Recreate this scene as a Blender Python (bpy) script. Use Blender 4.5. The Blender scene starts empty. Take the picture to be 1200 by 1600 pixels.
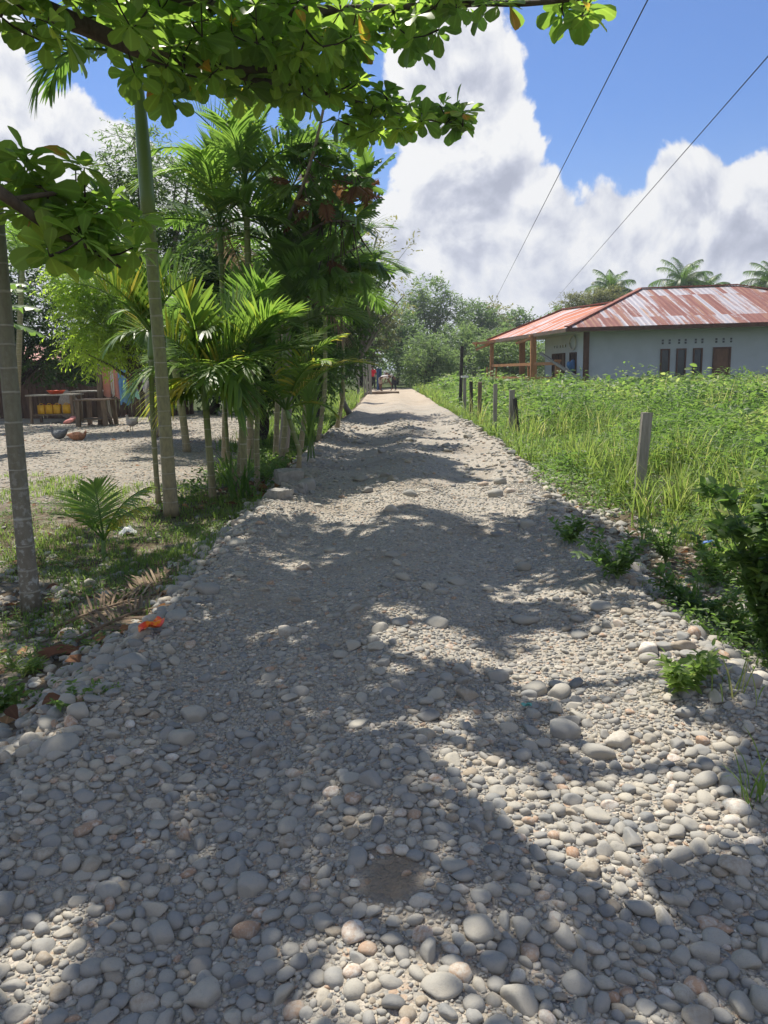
import bpy, bmesh, math, random
import numpy as np
from mathutils import Vector, Matrix

# ------------------------------------------------------------------ camera, world, sun, exposure
scene = bpy.context.scene
COL = scene.collection
R = math.radians
FPX = 1208.0                      # focal length in pixels of the 1200x1600 photograph
EYE = 1.5
PITCH, ROLL = R(10.5), R(-1.4)
cam_d = bpy.data.cameras.new('camera'); cam = bpy.data.objects.new('camera', cam_d); COL.objects.link(cam)
cam_d.sensor_fit = 'VERTICAL'; cam_d.sensor_height = 36.0; cam_d.lens = 36.0 * FPX / 1600.0
cam_d.clip_start = 0.05; cam_d.clip_end = 3000
CM = Matrix.Rotation(math.pi / 2 - PITCH, 4, 'X') @ Matrix.Rotation(ROLL, 4, 'Z')
cam.matrix_world = Matrix.Translation((0, 0, EYE)) @ CM
scene.camera = cam
scene.view_settings.view_transform = 'Standard'; scene.view_settings.look = 'None'
scene.view_settings.gamma = 1.0; scene.view_settings.use_curve_mapping = False
scene.view_settings.exposure = 0.62
SUN_AZ, SUN_EL = R(-27), R(61)    # azimuth from +Y (ahead), negative = to the left
SUNV = np.array([math.sin(SUN_AZ) * math.cos(SUN_EL), math.cos(SUN_AZ) * math.cos(SUN_EL), math.sin(SUN_EL)])
sd = bpy.data.lights.new('sun', 'SUN'); sd.energy = 4.8; sd.angle = R(0.55); sd.color = (1.0, 0.935, 0.83)
so = bpy.data.objects.new('sun', sd); COL.objects.link(so)
so.rotation_euler = Vector(SUNV).to_track_quat('Z', 'Y').to_euler(); so.location = (-20, 30, 45)
scene.render.engine = 'CYCLES'
cy = scene.cycles
cy.max_bounces = 6; cy.diffuse_bounces = 3; cy.glossy_bounces = 2; cy.transmission_bounces = 4; cy.volume_bounces = 0
cy.transparent_max_bounces = 6; cy.use_denoising = True; cy.sample_clamp_indirect = 4.0
cy.caustics_reflective = False; cy.caustics_refractive = False
try: cy.denoiser = 'OPENIMAGEDENOISE'
except Exception: pass

RM = np.array(CM.to_3x3())
def ray(px, py):
    return RM @ np.array([(px - 600) / FPX, -(py - 800) / FPX, -1.0])
def P(px, py, y):
    """world point seen at photo pixel (px,py) at distance y ahead"""
    d = ray(px, py); return np.array([0, 0, EYE]) + d * (y / d[1])
def GP(px, py, z=0.0):
    d = ray(px, py); return np.array([0, 0, EYE]) + d * ((z - EYE) / d[2])
def pix(p):
    """photo pixels of points (N,3)"""
    p = np.atleast_2d(p); q = (p - np.array([0, 0, EYE])) @ RM
    w = np.where(-q[:, 2] > 1e-3, -q[:, 2], np.nan)
    return 600 + FPX * q[:, 0] / w, 800 - FPX * q[:, 1] / w

# ---- node helpers
class NT:
    def __init__(s, tree): s.t = tree; s.n = tree.nodes; s.l = tree.links
    def new(s, typ, props=None, **inp):
        n = s.n.new(typ)
        for k, v in (props or {}).items(): setattr(n, k, v)
        for k, v in inp.items():
            key = k.replace('_', ' ')
            if key[0] == 'i' and key[1:].isdigit(): sk = n.inputs[int(key[1:])]
            else: sk = n.inputs[key]
            s.put(sk, v)
        return n
    def put(s, sk, v):
        if isinstance(v, bpy.types.NodeSocket): s.l.new(v, sk)
        elif isinstance(v, bpy.types.Node): s.l.new(v.outputs[0], sk)
        elif isinstance(v, (tuple, list)):
            sk.default_value = (tuple(v) + (1.0,))[:4] if sk.type == 'RGBA' else v
        else: sk.default_value = v
    def math(s, op, a, b=0.0, c=None, clamp=False):
        n = s.n.new('ShaderNodeMath'); n.operation = op; n.use_clamp = clamp
        s.put(n.inputs[0], a); s.put(n.inputs[1], b)
        if c is not None: s.put(n.inputs[2], c)
        return n.outputs[0]
    def vmath(s, op, a, b=None, scale=None):
        n = s.n.new('ShaderNodeVectorMath'); n.operation = op; s.put(n.inputs[0], a)
        if b is not None: s.put(n.inputs[1], b)
        if scale is not None: s.put(n.inputs['Scale'], scale)
        return n.outputs['Value'] if op in ('DOT_PRODUCT', 'DISTANCE', 'LENGTH') else n.outputs[0]
    def noise(s, vec, scale, detail=4, rough=0.5, dist=0.0, col=False):
        n = s.new('ShaderNodeTexNoise', None, Vector=vec, Scale=scale, Detail=detail, Roughness=rough, Distortion=dist)
        return n.outputs[1] if col else n.outputs[0]
    def vor(s, vec, scale, feature='F1', out=0, rand=1.0, detail=0.0):
        n = s.new('ShaderNodeTexVoronoi', {'feature': feature}, Vector=vec, Scale=scale, Randomness=rand)
        if 'Detail' in n.inputs: n.inputs['Detail'].default_value = detail
        return n.outputs[out]
    def ramp(s, fac, stops, interp='LINEAR'):
        n = s.n.new('ShaderNodeValToRGB'); n.color_ramp.interpolation = interp
        e = n.color_ramp.elements
        while len(e) < len(stops): e.new(0.5)
        for i, (p, c) in enumerate(stops):
            e[i].position = p; e[i].color = (tuple(c) + (1,))[:4] if isinstance(c, (tuple, list)) else (c, c, c, 1)
        s.put(n.inputs[0], fac); return n.outputs[0]
    def mix(s, f, a, b, mode='MIX'):
        n = s.n.new('ShaderNodeMix'); n.data_type = 'RGBA'; n.blend_type = mode
        s.put(n.inputs[0], f); s.put(n.inputs[6], a); s.put(n.inputs[7], b); return n.outputs[2]
    def mrange(s, v, a, b, c=0.0, d=1.0, smooth=False):
        n = s.n.new('ShaderNodeMapRange'); n.interpolation_type = 'SMOOTHSTEP' if smooth else 'LINEAR'
        for i, x in enumerate((v, a, b, c, d)): s.put(n.inputs[i], x)
        return n.outputs[0]
    def attr(s, name, out=2):
        n = s.n.new('ShaderNodeAttribute'); n.attribute_name = name; return n.outputs[out]

def material(name):
    m = bpy.data.materials.new(name); m.use_nodes = True
    t = NT(m.node_tree); b = m.node_tree.nodes['Principled BSDF']
    return m, t, b
def tc(t, kind='Object'): return t.n.new('ShaderNodeTexCoord').outputs[kind]
def bump(t, h, strength=0.5, dist=0.02, normal=None):
    n = t.new('ShaderNodeBump', None, Strength=strength, Distance=dist, Height=h)
    if normal is not None: t.put(n.inputs['Normal'], normal)
    return n.outputs[0]

# ---- world: clear-sky model with cumulus mixed in by direction
w = bpy.data.worlds.new('World'); scene.world = w; w.use_nodes = True
t = NT(w.node_tree); bg = w.node_tree.nodes['Background']
sky = t.n.new('ShaderNodeTexSky'); sky.sky_type = 'NISHITA'; sky.sun_disc = False
sky.sun_elevation = SUN_EL; sky.sun_rotation = SUN_AZ
sky.air_density = 1.0; sky.dust_density = 0.3; sky.ozone_density = 3.0; sky.altitude = 0
dirv = t.vmath('NORMALIZE', tc(t, 'Generated'))
# flatten clouds in perspective: stretch the vertical a little so bases lie level
sep = t.new('ShaderNodeSeparateXYZ', None, Vector=dirv)
def skydir(px, py):
    d = ray(px, py); return tuple(float(v) for v in d / np.linalg.norm(d))
CL = [  # px, py, radius(rad), weight
    (790, 90, .13, .30), (670, 110, .10, .24), (640, 220, .10, .24), (830, 200, .07, .16), (780, 330, .08, .14), (640, 430, .12, .2), (690, 20, .11, .22), (740, 230, .09, .22), (860, 20, .06, .12),
    (1130, 340, .14, .36), (960, 400, .13, .26), (1190, 225, .06, .22), (1010, 260, .06, .16), (1300, 380, .25, .4), (1060, 240, .04, .16),
    (700, 420, .15, .22), (590, 400, .08, .12), (850, 430, .12, .2), (700, 330, .06, .12),
    (120, 220, .18, .34), (20, 120, .10, .2), (250, 260, .08, .15), (-200, 200, .3, .4), (60, 380, .2, .25),
    (1010, 110, .15, -.5), (1120, 60, .16, -.5), (900, 200, .06, -.34), (1150, 140, .10, -.45), (850, 290, .055, -.30), (930, 60, .05, -.25), (880, 370, .03, -.15),
    (535, 170, .09, -.5), (555, 290, .055, -.40), (655, 320, .035, -.26), (80, 85, .05, -.4), (150, 110, .05, -.4), (240, 150, .07, -.4), (450, 150, .08, -.4), (300, 250, .06, -.25), (610, 345, .03, -.2)]
cov = None
for (px, py, rad, wt) in CL:
    d = t.vmath('DISTANCE', dirv, skydir(px, py))
    g = t.math('MULTIPLY', t.math('MULTIPLY', d, d), -1.0 / (rad * rad))
    g = t.math('MULTIPLY', t.math('EXPONENT', g), wt)
    cov = g if cov is None else t.math('ADD', cov, g)
def cloud_density(vec):
    wv = t.vmath('ADD', vec, t.vmath('SCALE', t.vmath('SUBTRACT', t.noise(vec, 5.0, 1, .5, col=True), (.5, .5, .5)), scale=.10))
    n1 = t.noise(wv, 6.5, 8, .60)
    v1 = t.vor(wv, 13.0, 'F1', 0, 1.0, 2.0)
    bil = t.math('SUBTRACT', 0.55, v1)
    n1 = t.math('MULTIPLY_ADD', n1, 1.9, -.45)
    return t.math('ADD', n1, t.math('MULTIPLY', bil, 0.42))
dens0 = cloud_density(dirv)
sunshift = tuple(float(v) * .030 for v in SUNV)
dens1 = cloud_density(t.vmath('NORMALIZE', t.vmath('ADD', dirv, sunshift)))
behind = t.math('ADD', t.mrange(sep.outputs[1], .25, -.15, 0, .2, True), t.math('MULTIPLY', t.mrange(sep.outputs[2], .02, .10, 0, .16, True), t.mrange(sep.outputs[2], .34, .14, 0, 1, True)))  # unseen cloud cover added behind camera to neutralise ambient light, plus low horizon band
base = t.math('ADD', t.math('ADD', t.math('ADD', dens0, cov), behind), -.535)
alpha = t.mrange(base, 0.0, 0.13, 0, 1, True)
thick = t.mrange(base, .12, .62, 0, 1, True)
rim = t.math('SUBTRACT', dens0, dens1)
lit = t.math('ADD', t.math('MULTIPLY', rim, 2.1), t.math('SUBTRACT', .97, t.math('MULTIPLY', thick, .30)), clamp=False)
lown = t.noise(dirv, 3.0, 4, .5)
lit = t.math('ADD', lit, t.math('MULTIPLY', t.math('SUBTRACT', lown, .5), .3))
ccol = t.ramp(lit, [(0.10, (.44, .47, .58)), (0.45, (.60, .63, .74)), (0.72, (.82, .84, .90)), (0.98, (1.0, 1.0, 1.0))])
ccol = t.vmath('SCALE', ccol, scale=CLOUD_GAIN if 'CLOUD_GAIN' in globals() else 0.60)
skyc = t.vmath('SCALE', sky.outputs[0], scale=0.072)
skyc = t.vmath('MULTIPLY', skyc, (0.52, .78, 1.16))
# thin veil towards the horizon
veil = t.mrange(sep.outputs[2], 0.0, 0.30, .55, 0.0, True)
skyc = t.mix(veil, skyc, (.28, .36, .50))
allc = t.mix(alpha, skyc, ccol)
t.put(bg.inputs['Color'], allc); bg.inputs['Strength'].default_value = 1.0
w.cycles.sampling_method = 'MANUAL'; w.cycles.sample_map_resolution = 256

# ------------------------------------------------------------------ mesh helpers
rng = np.random.default_rng(7); random.seed(7)
def nrm(a): return a / np.maximum(np.linalg.norm(a, axis=-1, keepdims=True), 1e-9)
def tag(o, label=None, cat=None, group=None, kind=None):
    if label: o['label'] = label
    if cat: o['category'] = cat
    if group: o['group'] = group
    if kind: o['kind'] = kind
    return o
class Geo:
    def __init__(s): s.V = []; s.L = []; s.S = []; s.T = []; s.SM = []; s.MID = []; s.n = 0; s.flat = False
    def add(s, v, faces, tint=0.5, mid=None):
        """v (N,3); faces list of index tuples or (M,k) array"""
        v = np.asarray(v, float); s.V.append(v)
        s.T.append(np.broadcast_to(np.asarray(tint, float), (len(v),)).copy())
        s.SM.append(np.full(len(faces), not s.flat))
        if isinstance(faces, np.ndarray):
            s.L.append((faces + s.n).ravel()); s.S.append(np.full(len(faces), faces.shape[1]))
        else:
            for f in faces: s.L.append(np.array(f) + s.n); s.S.append(np.array([len(f)]))
        s.MID.append(np.zeros(len(v)) if mid is None else mid); s.n += len(v)
    def inst(s, tv, tf, M, loc, tint):
        """instances of template tv (k,3), tf (m,c): M (N,3,3), loc (N,3), tint (N,)"""
        N = len(loc)
        if N == 0: return
        v = np.einsum('nij,kj->nki', M, tv) + loc[:, None, :]
        k = len(tv)
        f = tf[None] + (np.arange(N) * k)[:, None, None]
        s.add(v.reshape(-1, 3), f.reshape(-1, tf.shape[1]), np.repeat(tint, k), np.tile((np.abs(tv[:, 1]) < 1e-6) * 1.0, N))
    def box(s, c, size, rz=0.0, tint=0.5, M=None):
        h = np.array(size) / 2
        v = np.array([(x, y, z) for x in (-1, 1) for y in (-1, 1) for z in (-1, 1)], float) * h
        if M is None:
            cz, sz = math.cos(rz), math.sin(rz); M = np.array([[cz, -sz, 0], [sz, cz, 0], [0, 0, 1]])
        v = v @ np.array(M).T + np.array(c)
        s.flat = True; s.add(v, np.array([(0, 1, 3, 2), (4, 6, 7, 5), (0, 4, 5, 1), (2, 3, 7, 6), (0, 2, 6, 4), (1, 5, 7, 3)]), tint); s.flat = False
    def bar(s, a, b, w_, h_=None, tint=0.5, up=(0, 0, 1)):
        a = np.array(a, float); b = np.array(b, float); d = b - a; L = np.linalg.norm(d); d /= L
        up = np.array(up, float)
        if abs(d @ up) > .95: up = np.array([0, 1.0, 0])
        sx = nrm(np.cross(d, up)); u = np.cross(sx, d)
        s.box((a + b) / 2, (w_, L, h_ or w_), M=np.stack([sx, d, u], 1), tint=tint)
    def tube(s, pts, rad, n=8, tint=0.5, cap=True):
        pts = np.asarray(pts, float); m = len(pts); rad = np.broadcast_to(np.asarray(rad, float), (m,))
        tg = nrm(np.gradient(pts, axis=0))
        ref = np.array([0.31, 0.95, 0.05]) if abs(tg[0] @ np.array([0.31, .95, .05])) < .9 else np.array([1., 0, 0])
        u = nrm(np.cross(tg, ref)); v = np.cross(tg, u)
        a = np.linspace(0, 2 * math.pi, n, endpoint=False)
        V = pts[:, None] + rad[:, None, None] * (np.cos(a)[None, :, None] * u[:, None] + np.sin(a)[None, :, None] * v[:, None])
        i = np.arange(m - 1)[:, None] * n; j = np.arange(n)[None]; j2 = (j + 1) % n
        F = np.stack([i + j, i + j2, i + n + j2, i + n + j], -1).reshape(-1, 4)
        ti = np.repeat(np.broadcast_to(np.asarray(tint, float), (m,)), n)
        s.add(V.reshape(-1, 3), F, ti)
        if cap:
            s.SM.append(np.array([False, False])); s.L.append(np.arange(n)[::-1] + s.n - m * n); s.S.append(np.array([n]))
            s.L.append(np.arange(n) + s.n - n); s.S.append(np.array([n]))
    def build(s, name, mat, parent=None, origin=None, smooth=True, loc=None):
        V = np.concatenate(s.V) if s.V else np.zeros((0, 3))
        if origin is not None: V = V - np.array(origin)
        L = np.concatenate(s.L).astype(np.int32); S = np.concatenate(s.S)
        me = bpy.data.meshes.new(name)
        me.vertices.add(len(V)); me.vertices.foreach_set('co', V.astype(np.float32).ravel())
        me.loops.add(len(L)); me.loops.foreach_set('vertex_index', L)
        me.polygons.add(len(S)); me.polygons.foreach_set('loop_start', np.concatenate([[0], np.cumsum(S)[:-1]]).astype(np.int32))
        me.polygons.foreach_set('use_smooth', np.concatenate(s.SM) & smooth)
        at = me.attributes.new('tint', 'FLOAT', 'POINT'); at.data.foreach_set('value', np.concatenate(s.T).astype(np.float32))
        if any(m_.any() for m_ in s.MID):
            at = me.attributes.new('midrib', 'FLOAT', 'POINT'); at.data.foreach_set('value', np.concatenate(s.MID).astype(np.float32))
        me.update(calc_edges=True); me.materials.append(mat)
        o = bpy.data.objects.new(name, me); COL.objects.link(o)
        if parent is not None: o.parent = parent
        if origin is not None and parent is None: o.location = origin
        if loc is not None: o.location = loc
        return o
def thing(name, label, cat, loc=(0, 0, 0), group=None, rz=0.0):
    o = bpy.data.objects.new(name, None); COL.objects.link(o); o.location = loc; o.rotation_euler = (0, 0, rz)
    o.empty_display_size = .2
    return tag(o, label, cat, group)
def copy_tree(o, parent=None):
    c = o.copy(); COL.objects.link(c)
    if parent is not None: c.parent = parent
    for ch in list(o.children):
        copy_tree(ch, c)
    return c

# ------------------------------------------------------------------ terrain
def hash2(ix, iy, seed):
    h = (ix.astype(np.int64) * 374761393 + iy.astype(np.int64) * 668265263 + seed * 1442695041) & 0x7fffffff
    h = ((h ^ (h >> 13)) * 1274126177) & 0x7fffffff
    return ((h ^ (h >> 16)) & 0xffff) / 65535.0
def vnoise(x, y, sc, seed=0):
    x = np.asarray(x, float) / sc; y = np.asarray(y, float) / sc
    ix = np.floor(x); iy = np.floor(y); fx = x - ix; fy = y - iy
    fx = fx * fx * (3 - 2 * fx); fy = fy * fy * (3 - 2 * fy)
    a = hash2(ix, iy, seed); b = hash2(ix + 1, iy, seed); c = hash2(ix, iy + 1, seed); d = hash2(ix + 1, iy + 1, seed)
    return (a * (1 - fx) + b * fx) * (1 - fy) + (c * (1 - fx) + d * fx) * fy - .5
def fbm(x, y, sc, seed=0, oct=3):
    r = 0; a = 1.0
    for o in range(oct): r = r + a * vnoise(x, y, sc, seed + o * 17); a *= .5; sc *= .5
    return r
def sstep(x, a, b):
    q = np.clip((x - a) / (b - a), 0, 1); return q * q * (3 - 2 * q)
def edgeL(y): return np.interp(y, [-5, 0, 3, 6, 15, 30, 60], [-1.6, -1.55, -1.38, -1.26, -1.28, -.9, -.6])
def edgeR(y): return np.interp(y, [-5, 0, 3, 6, 9, 15, 30, 60], [1.75, 1.75, 1.6, 1.62, 1.85, 2.25, 2.2, 2.2])
def Hroad(x, y):
    L, Rr = edgeL(y), edgeR(y); u = (x - L) / (Rr - L)
    z = .055 * np.exp(-((u - .5) / .14) ** 2) - .04 * np.exp(-((u - .25) / .13) ** 2) - .035 * np.exp(-((u - .76) / .13) ** 2)
    z = z + .05 * np.exp(-((u - .02) / .07) ** 2) + .045 * np.exp(-((u - .98) / .07) ** 2)
    z = z + fbm(x, y, .55, 3) * .055 + fbm(x, y, 1.7, 9, 2) * .07 * (0.5 + sstep(y, 6, 12))
    # humps lying across the road further on
    z = z * (1 - .6 * sstep(y, 40, 48))
    z = z + sstep(y, 6.5, 8.5) * (.10 * np.maximum(0, vnoise(x * .35, y, 1.9, 21) + .1)) + sstep(y, 14, 20) * (1 - sstep(y, 38, 48)) * .13 * vnoise(x * .3, y, 3.3, 33)
    return z
def Hout(x, y):
    L, Rr = edgeL(y), edgeR(y)
    dl = L - x; dr = x - Rr
    zl = -.17 * sstep(dl, .0, .55) - .10 * sstep(dl, .4, 1.0) * (1 - sstep(y, 7, 10)) + .10 * sstep(dl, 1.4, 3.2)
    zr = -.22 * sstep(dr, .0, .6) - .10 * sstep(dr, .3, .9) * (1 - sstep(y, 8, 12)) + .12 * sstep(dr, 1.2, 3.0)
    z = np.where(dl > 0, zl, np.where(dr > 0, zr, 0))
    near = np.exp(-np.maximum(0, np.maximum(dl, dr)) / 6)
    z = z + fbm(x, y, .7, 41) * .07 * near + fbm(x, y, 6, 50, 2) * .12 * sstep(np.maximum(dl, dr), .5, 4)
    return z
def H(x, y):
    x = np.asarray(x, float); y = np.asarray(y, float)
    L, Rr = edgeL(y), edgeR(y)
    d = np.maximum(L - x, x - Rr)
    k = sstep(d, -.05, .18)
    return Hroad(np.clip(x, L - .1, Rr + .1), y) * (1 - k) + Hout(x, y) * k - 0.0
def ground_at(px, py, z0=-.15):
    """walk the pixel's ray to the terrain"""
    z = z0
    for _ in range(12):
        p = GP(px, py, z); z = float(H(p[0], p[1]))
    return np.array([p[0], p[1], z])
def h1(x, y): return float(H(np.array(x), np.array(y)))

def grid_mesh(name, xs, ys, hf, mat, attrs=None, skirt=None):
    X, Y = np.meshgrid(xs, ys); Z = hf(X, Y); nx, ny = len(xs), len(ys)
    g = Geo(); i = np.arange(ny - 1)[:, None] * nx; j = np.arange(nx - 1)[None]
    F = np.stack([i + j, i + j + 1, i + nx + j + 1, i + nx + j], -1).reshape(-1, 4)
    g.add(np.stack([X, Y, Z], -1).reshape(-1, 3), F, 0.5)
    o = g.build(name, mat)
    for an, fn in (attrs or {}).items():
        at = o.data.attributes.new(an, 'FLOAT', 'POINT'); at.data.foreach_set('value', fn(X, Y).ravel().astype(np.float32))
    return o
# ---- ground and road materials
def stone_color(t, fac):
    return t.ramp(fac, [(0.0, (.15, .155, .155)), (.16, (.215, .22, .215)), (.32, (.29, .285, .262)), (.48, (.355, .335, .285)),
                        (.60, (.43, .395, .32)), (.72, (.28, .225, .16)), (.84, (.52, .49, .42)), (.92, (.36, .21, .12)), (1.0, (.64, .61, .54))])
_p = GP(612, 1392, 0.0); PATCH = (_p[0], _p[1]); PATCHV = (_p[0], _p[1] * .75, 0)
def make_road_mat():
    m, t, b = material('road_gravel'); co = tc(t)
    wv = t.vmath('ADD', co, t.vmath('SCALE', t.vmath('SUBTRACT', t.noise(co, 30, 2, .5, col=True), (.5, .5, .5)), scale=.02))
    v1 = t.vor(wv, 42, 'F1', 0); c1 = t.vor(wv, 42, 'F1', 1)
    v2 = t.vor(wv, 95, 'F1', 0); c2 = t.vor(wv, 95, 'F1', 1)
    f1 = t.new('ShaderNodeSeparateColor', None, Color=c1).outputs[0]; f2 = t.new('ShaderNodeSeparateColor', None, Color=c2).outputs[0]
    col = t.mix(t.mrange(t.noise(co, 9, 4, .6), .42, .6), stone_color(t, f1), stone_color(t, f2))
    dust = t.mrange(t.noise(co, 1.1, 5, .6), .35, .68)
    col = t.mix(t.math('MULTIPLY', dust, .8), col, (.40, .36, .295))
    mud = t.math('MULTIPLY', t.mrange(t.noise(co, .8, 3, .5), .52, .66), .6)
    col = t.mix(mud, col, (.25, .205, .155))
    pd = t.vmath('DISTANCE', t.vmath('MULTIPLY', co, (1, .75, 0)), PATCHV)
    col = t.mix(t.mrange(t.math('ADD', pd, t.math('MULTIPLY', t.noise(co, 9, 4, .6), .12)), .10, .19, .85, 0), col, (.23, .18, .125))
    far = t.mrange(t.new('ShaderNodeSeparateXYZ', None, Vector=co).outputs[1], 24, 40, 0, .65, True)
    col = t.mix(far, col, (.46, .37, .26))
    t.put(b.inputs['Base Color'], col); b.inputs['Roughness'].default_value = .9; b.inputs['Specular IOR Level'].default_value = .25
    h = t.math('ADD', t.math('MULTIPLY', t.math('SUBTRACT', 1, v1), .7), t.math('MULTIPLY', t.math('SUBTRACT', 1, v2), .35))
    nn = bump(t, h, .9, .018); t.put(b.inputs['Normal'], bump(t, t.noise(co, 260, 3, .6), .5, .004, nn))
    return m
def make_ground_mat():
    m, t, b = material('ground_soil_and_gravel'); co = tc(t)
    yard = t.attr('yard'); field = t.attr('field')
    c1 = t.vor(co, 26, 'F1', 1); v1 = t.vor(co, 26, 'F1', 0); f1 = t.new('ShaderNodeSeparateColor', None, Color=c1).outputs[0]
    grav = t.mix(.35, stone_color(t, f1), (.36, .32, .265))
    grav = t.mix(t.mrange(t.noise(co, 1.3, 6, .65), .35, .7, 0, .5), grav, (.27, .235, .19))
    soil = t.ramp(t.noise(co, 4, 8, .65), [(.3, (.075, .058, .04)), (.5, (.135, .105, .072)), (.7, (.21, .17, .12))])
    k = t.math('MULTIPLY', yard, t.mrange(t.noise(co, .9, 6, .6), .25, .5, .6, 1))
    col = t.mix(k, soil, grav)
    peb = t.mrange(t.noise(co, 3.2, 5, .6), .5, .6)
    col = t.mix(t.math('MULTIPLY', peb, .55), col, grav)
    turf = t.ramp(t.noise(co, 7, 6, .6), [(.35, (.035, .055, .015)), (.65, (.07, .10, .028))])
    col = t.mix(field, col, turf)
    t.put(b.inputs['Base Color'], col); b.inputs['Roughness'].default_value = .95; b.inputs['Specular IOR Level'].default_value = .15
    hh = t.math('ADD', t.math('SUBTRACT', 1, v1), t.noise(co, 40, 5, .65))
    t.put(b.inputs['Normal'], bump(t, hh, .9, .03))
    return m
def spaced(a, b, s0, s1):
    out = [a]
    while out[-1] < b:
        k = (out[-1] - a) / (b - a); out.append(out[-1] + s0 * (s1 / s0) ** k)
    return np.array(out)
yy = np.concatenate([[-900, -300, -120, -60, -30, -15, -8, -5], spaced(-3, 14, .07, .16), spaced(14.3, 70, .25, 1.5), [80, 100, 130, 170, 250, 400, 700, 1200, 2500]])
xr = np.concatenate([spaced(1.0, 4, .07, .12), spaced(4.2, 30, .2, 1.8), [36, 48, 70, 110, 200, 400, 900, 2000]])
xs = np.concatenate([-xr[::-1], np.linspace(-.9, .9, 9), xr])
def yard_mask(X, Y):
    return sstep(X, -2.0, -3.2) * sstep(Y, 8.6 + .6 * fbm(X, Y, 2, 5), 10.2) * (1 - sstep(Y, 30, 34)) * sstep(X, -25, -20)
def field_mask(X, Y):
    r = sstep(X, 3.2, 4.5) * sstep(Y, 6, 8); l = sstep(-X, 2.0, 3.0) * (1 - yard_mask(X, Y)) * sstep(Y, 13, 16)
    return np.clip(np.maximum(np.maximum(r, l), sstep(Y, 56, 62)), 0, 1) * .9
ROAD_TOP = 0.0
def Hground(X, Y):
    L, Rr = edgeL(Y), edgeR(Y); d = np.maximum(L - X, X - Rr)
    cover = (1 - sstep(d, -.25, .1)) * (1 - sstep(Y, 57, 59)) * sstep(Y, -6, -4)
    return H(X, Y) - .12 * cover
sstep_rev = None
ground = tag(grid_mesh('ground', xs, yy, Hground, make_ground_mat(), {'yard': lambda X, Y: np.clip(sstep(-X, 2.2, 3.4) * sstep(Y, 8.8, 10.4) * (1 - sstep(Y, 30, 34)) * (1 - sstep(-X, 20, 25)), 0, 1), 'field': lambda X, Y: np.clip(np.maximum(np.maximum(sstep(X, 3.2, 4.5) * sstep(Y, 6, 8), sstep(-X, 1.6, 2.4) * sstep(Y, 30, 34)), sstep(Y, 56, 62)), 0, 1) * .9}), kind='structure')
# road strip: rows follow the edges
def road_sheet():
    ys = np.concatenate([spaced(-5, 1.2, .3, .06), spaced(1.23, 9, .028, .06), spaced(9.1, 60, .09, .5)])
    us = np.linspace(-.10, 1.10, 110)
    Y = np.repeat(ys[:, None], len(us), 1); L, Rr = edgeL(Y), edgeR(Y); X = L + (Rr - L) * us[None]
    Z = H(X, Y) - .16 * sstep(np.abs(us[None] - .5), .545, .60)
    g = Geo(); nx, ny = len(us), len(ys); i = np.arange(ny - 1)[:, None] * nx; j = np.arange(nx - 1)[None]
    F = np.stack([i + j, i + j + 1, i + nx + j + 1, i + nx + j], -1).reshape(-1, 4)
    g.add(np.stack([X, Y, Z], -1).reshape(-1, 3), F, 0.5)
    return g.build('road', make_road_mat())
road = tag(road_sheet(), 'pale gravel village road with two wheel tracks', None, kind='structure')
# ------------------------------------------------------------------ river stones and gravel
def ico(sub):
    bm = bmesh.new(); bmesh.ops.create_icosphere(bm, subdivisions=sub, radius=1)
    v = np.array([x.co[:] for x in bm.verts]); f = np.array([[q.index for q in x.verts] for x in bm.faces]); bm.free(); return v, f
def stone_shapes(sub, n, seed):
    r = np.random.default_rng(seed); v, f = ico(sub); out = []
    for _ in range(n):
        p = v.copy()
        for _k in range(r.integers(3, 7)):                      # broad worn facets
            d = nrm(r.normal(size=3)); h = r.uniform(.50, .86); q = p @ d
            over = np.maximum(0, q - h); p = p - over[:, None] * d * .93
        for _k in range(4):
            d = nrm(r.normal(size=3)); p = p * (1 + .07 * np.sin(2.2 * (p @ d) + r.uniform(0, 6)))[:, None]
        p[:, 1] *= r.uniform(.55, .95); p[:, 2] *= r.uniform(.38, .66)
        p /= np.abs(p[:, 0]).max(); out.append(p)
    return out, f
def make_stone_mat():
    m, t, b = material('river_stone'); co = tc(t)
    f = t.attr('tint')
    mott = t.noise(co, 45, 6, .7)
    fac = t.math('ADD', f, t.math('MULTIPLY', t.math('SUBTRACT', mott, .5), .26), clamp=True)
    col = stone_color(t, fac)
    spk = t.mrange(t.noise(co, 240, 2, .5), .58, .72, 0, .35)
    col = t.mix(spk, col, (.16, .15, .14))
    nz = t.new('ShaderNodeSeparateXYZ', None, Vector=t.n.new('ShaderNodeNewGeometry').outputs['Normal']).outputs[2]
    low = t.mrange(nz, -.2, .55, .55, 0)
    dust = t.math('MAXIMUM', t.mrange(t.noise(co, 7, 5, .6), .40, .7, 0, .6), low)
    col = t.mix(dust, col, (.37, .33, .265))
    t.put(b.inputs['Base Color'], col); t.put(b.inputs['Roughness'], t.mrange(mott, .3, .7, .62, .92)); b.inputs['Specular IOR Level'].default_value = .3
    t.put(b.inputs['Normal'], bump(t, t.math('ADD', t.noise(co, 60, 6, .7), t.math('MULTIPLY', t.noise(co, 420, 2, .6), .25)), .35, .006))
    return m
STONE = make_stone_mat()
shapes1, f1 = stone_shapes(2, 14, 1)   # 42 verts
shapes2, f2 = stone_shapes(3, 16, 2)   # 162 verts
shapes0, f0 = stone_shapes(1, 6, 3)    # 12 verts
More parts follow.
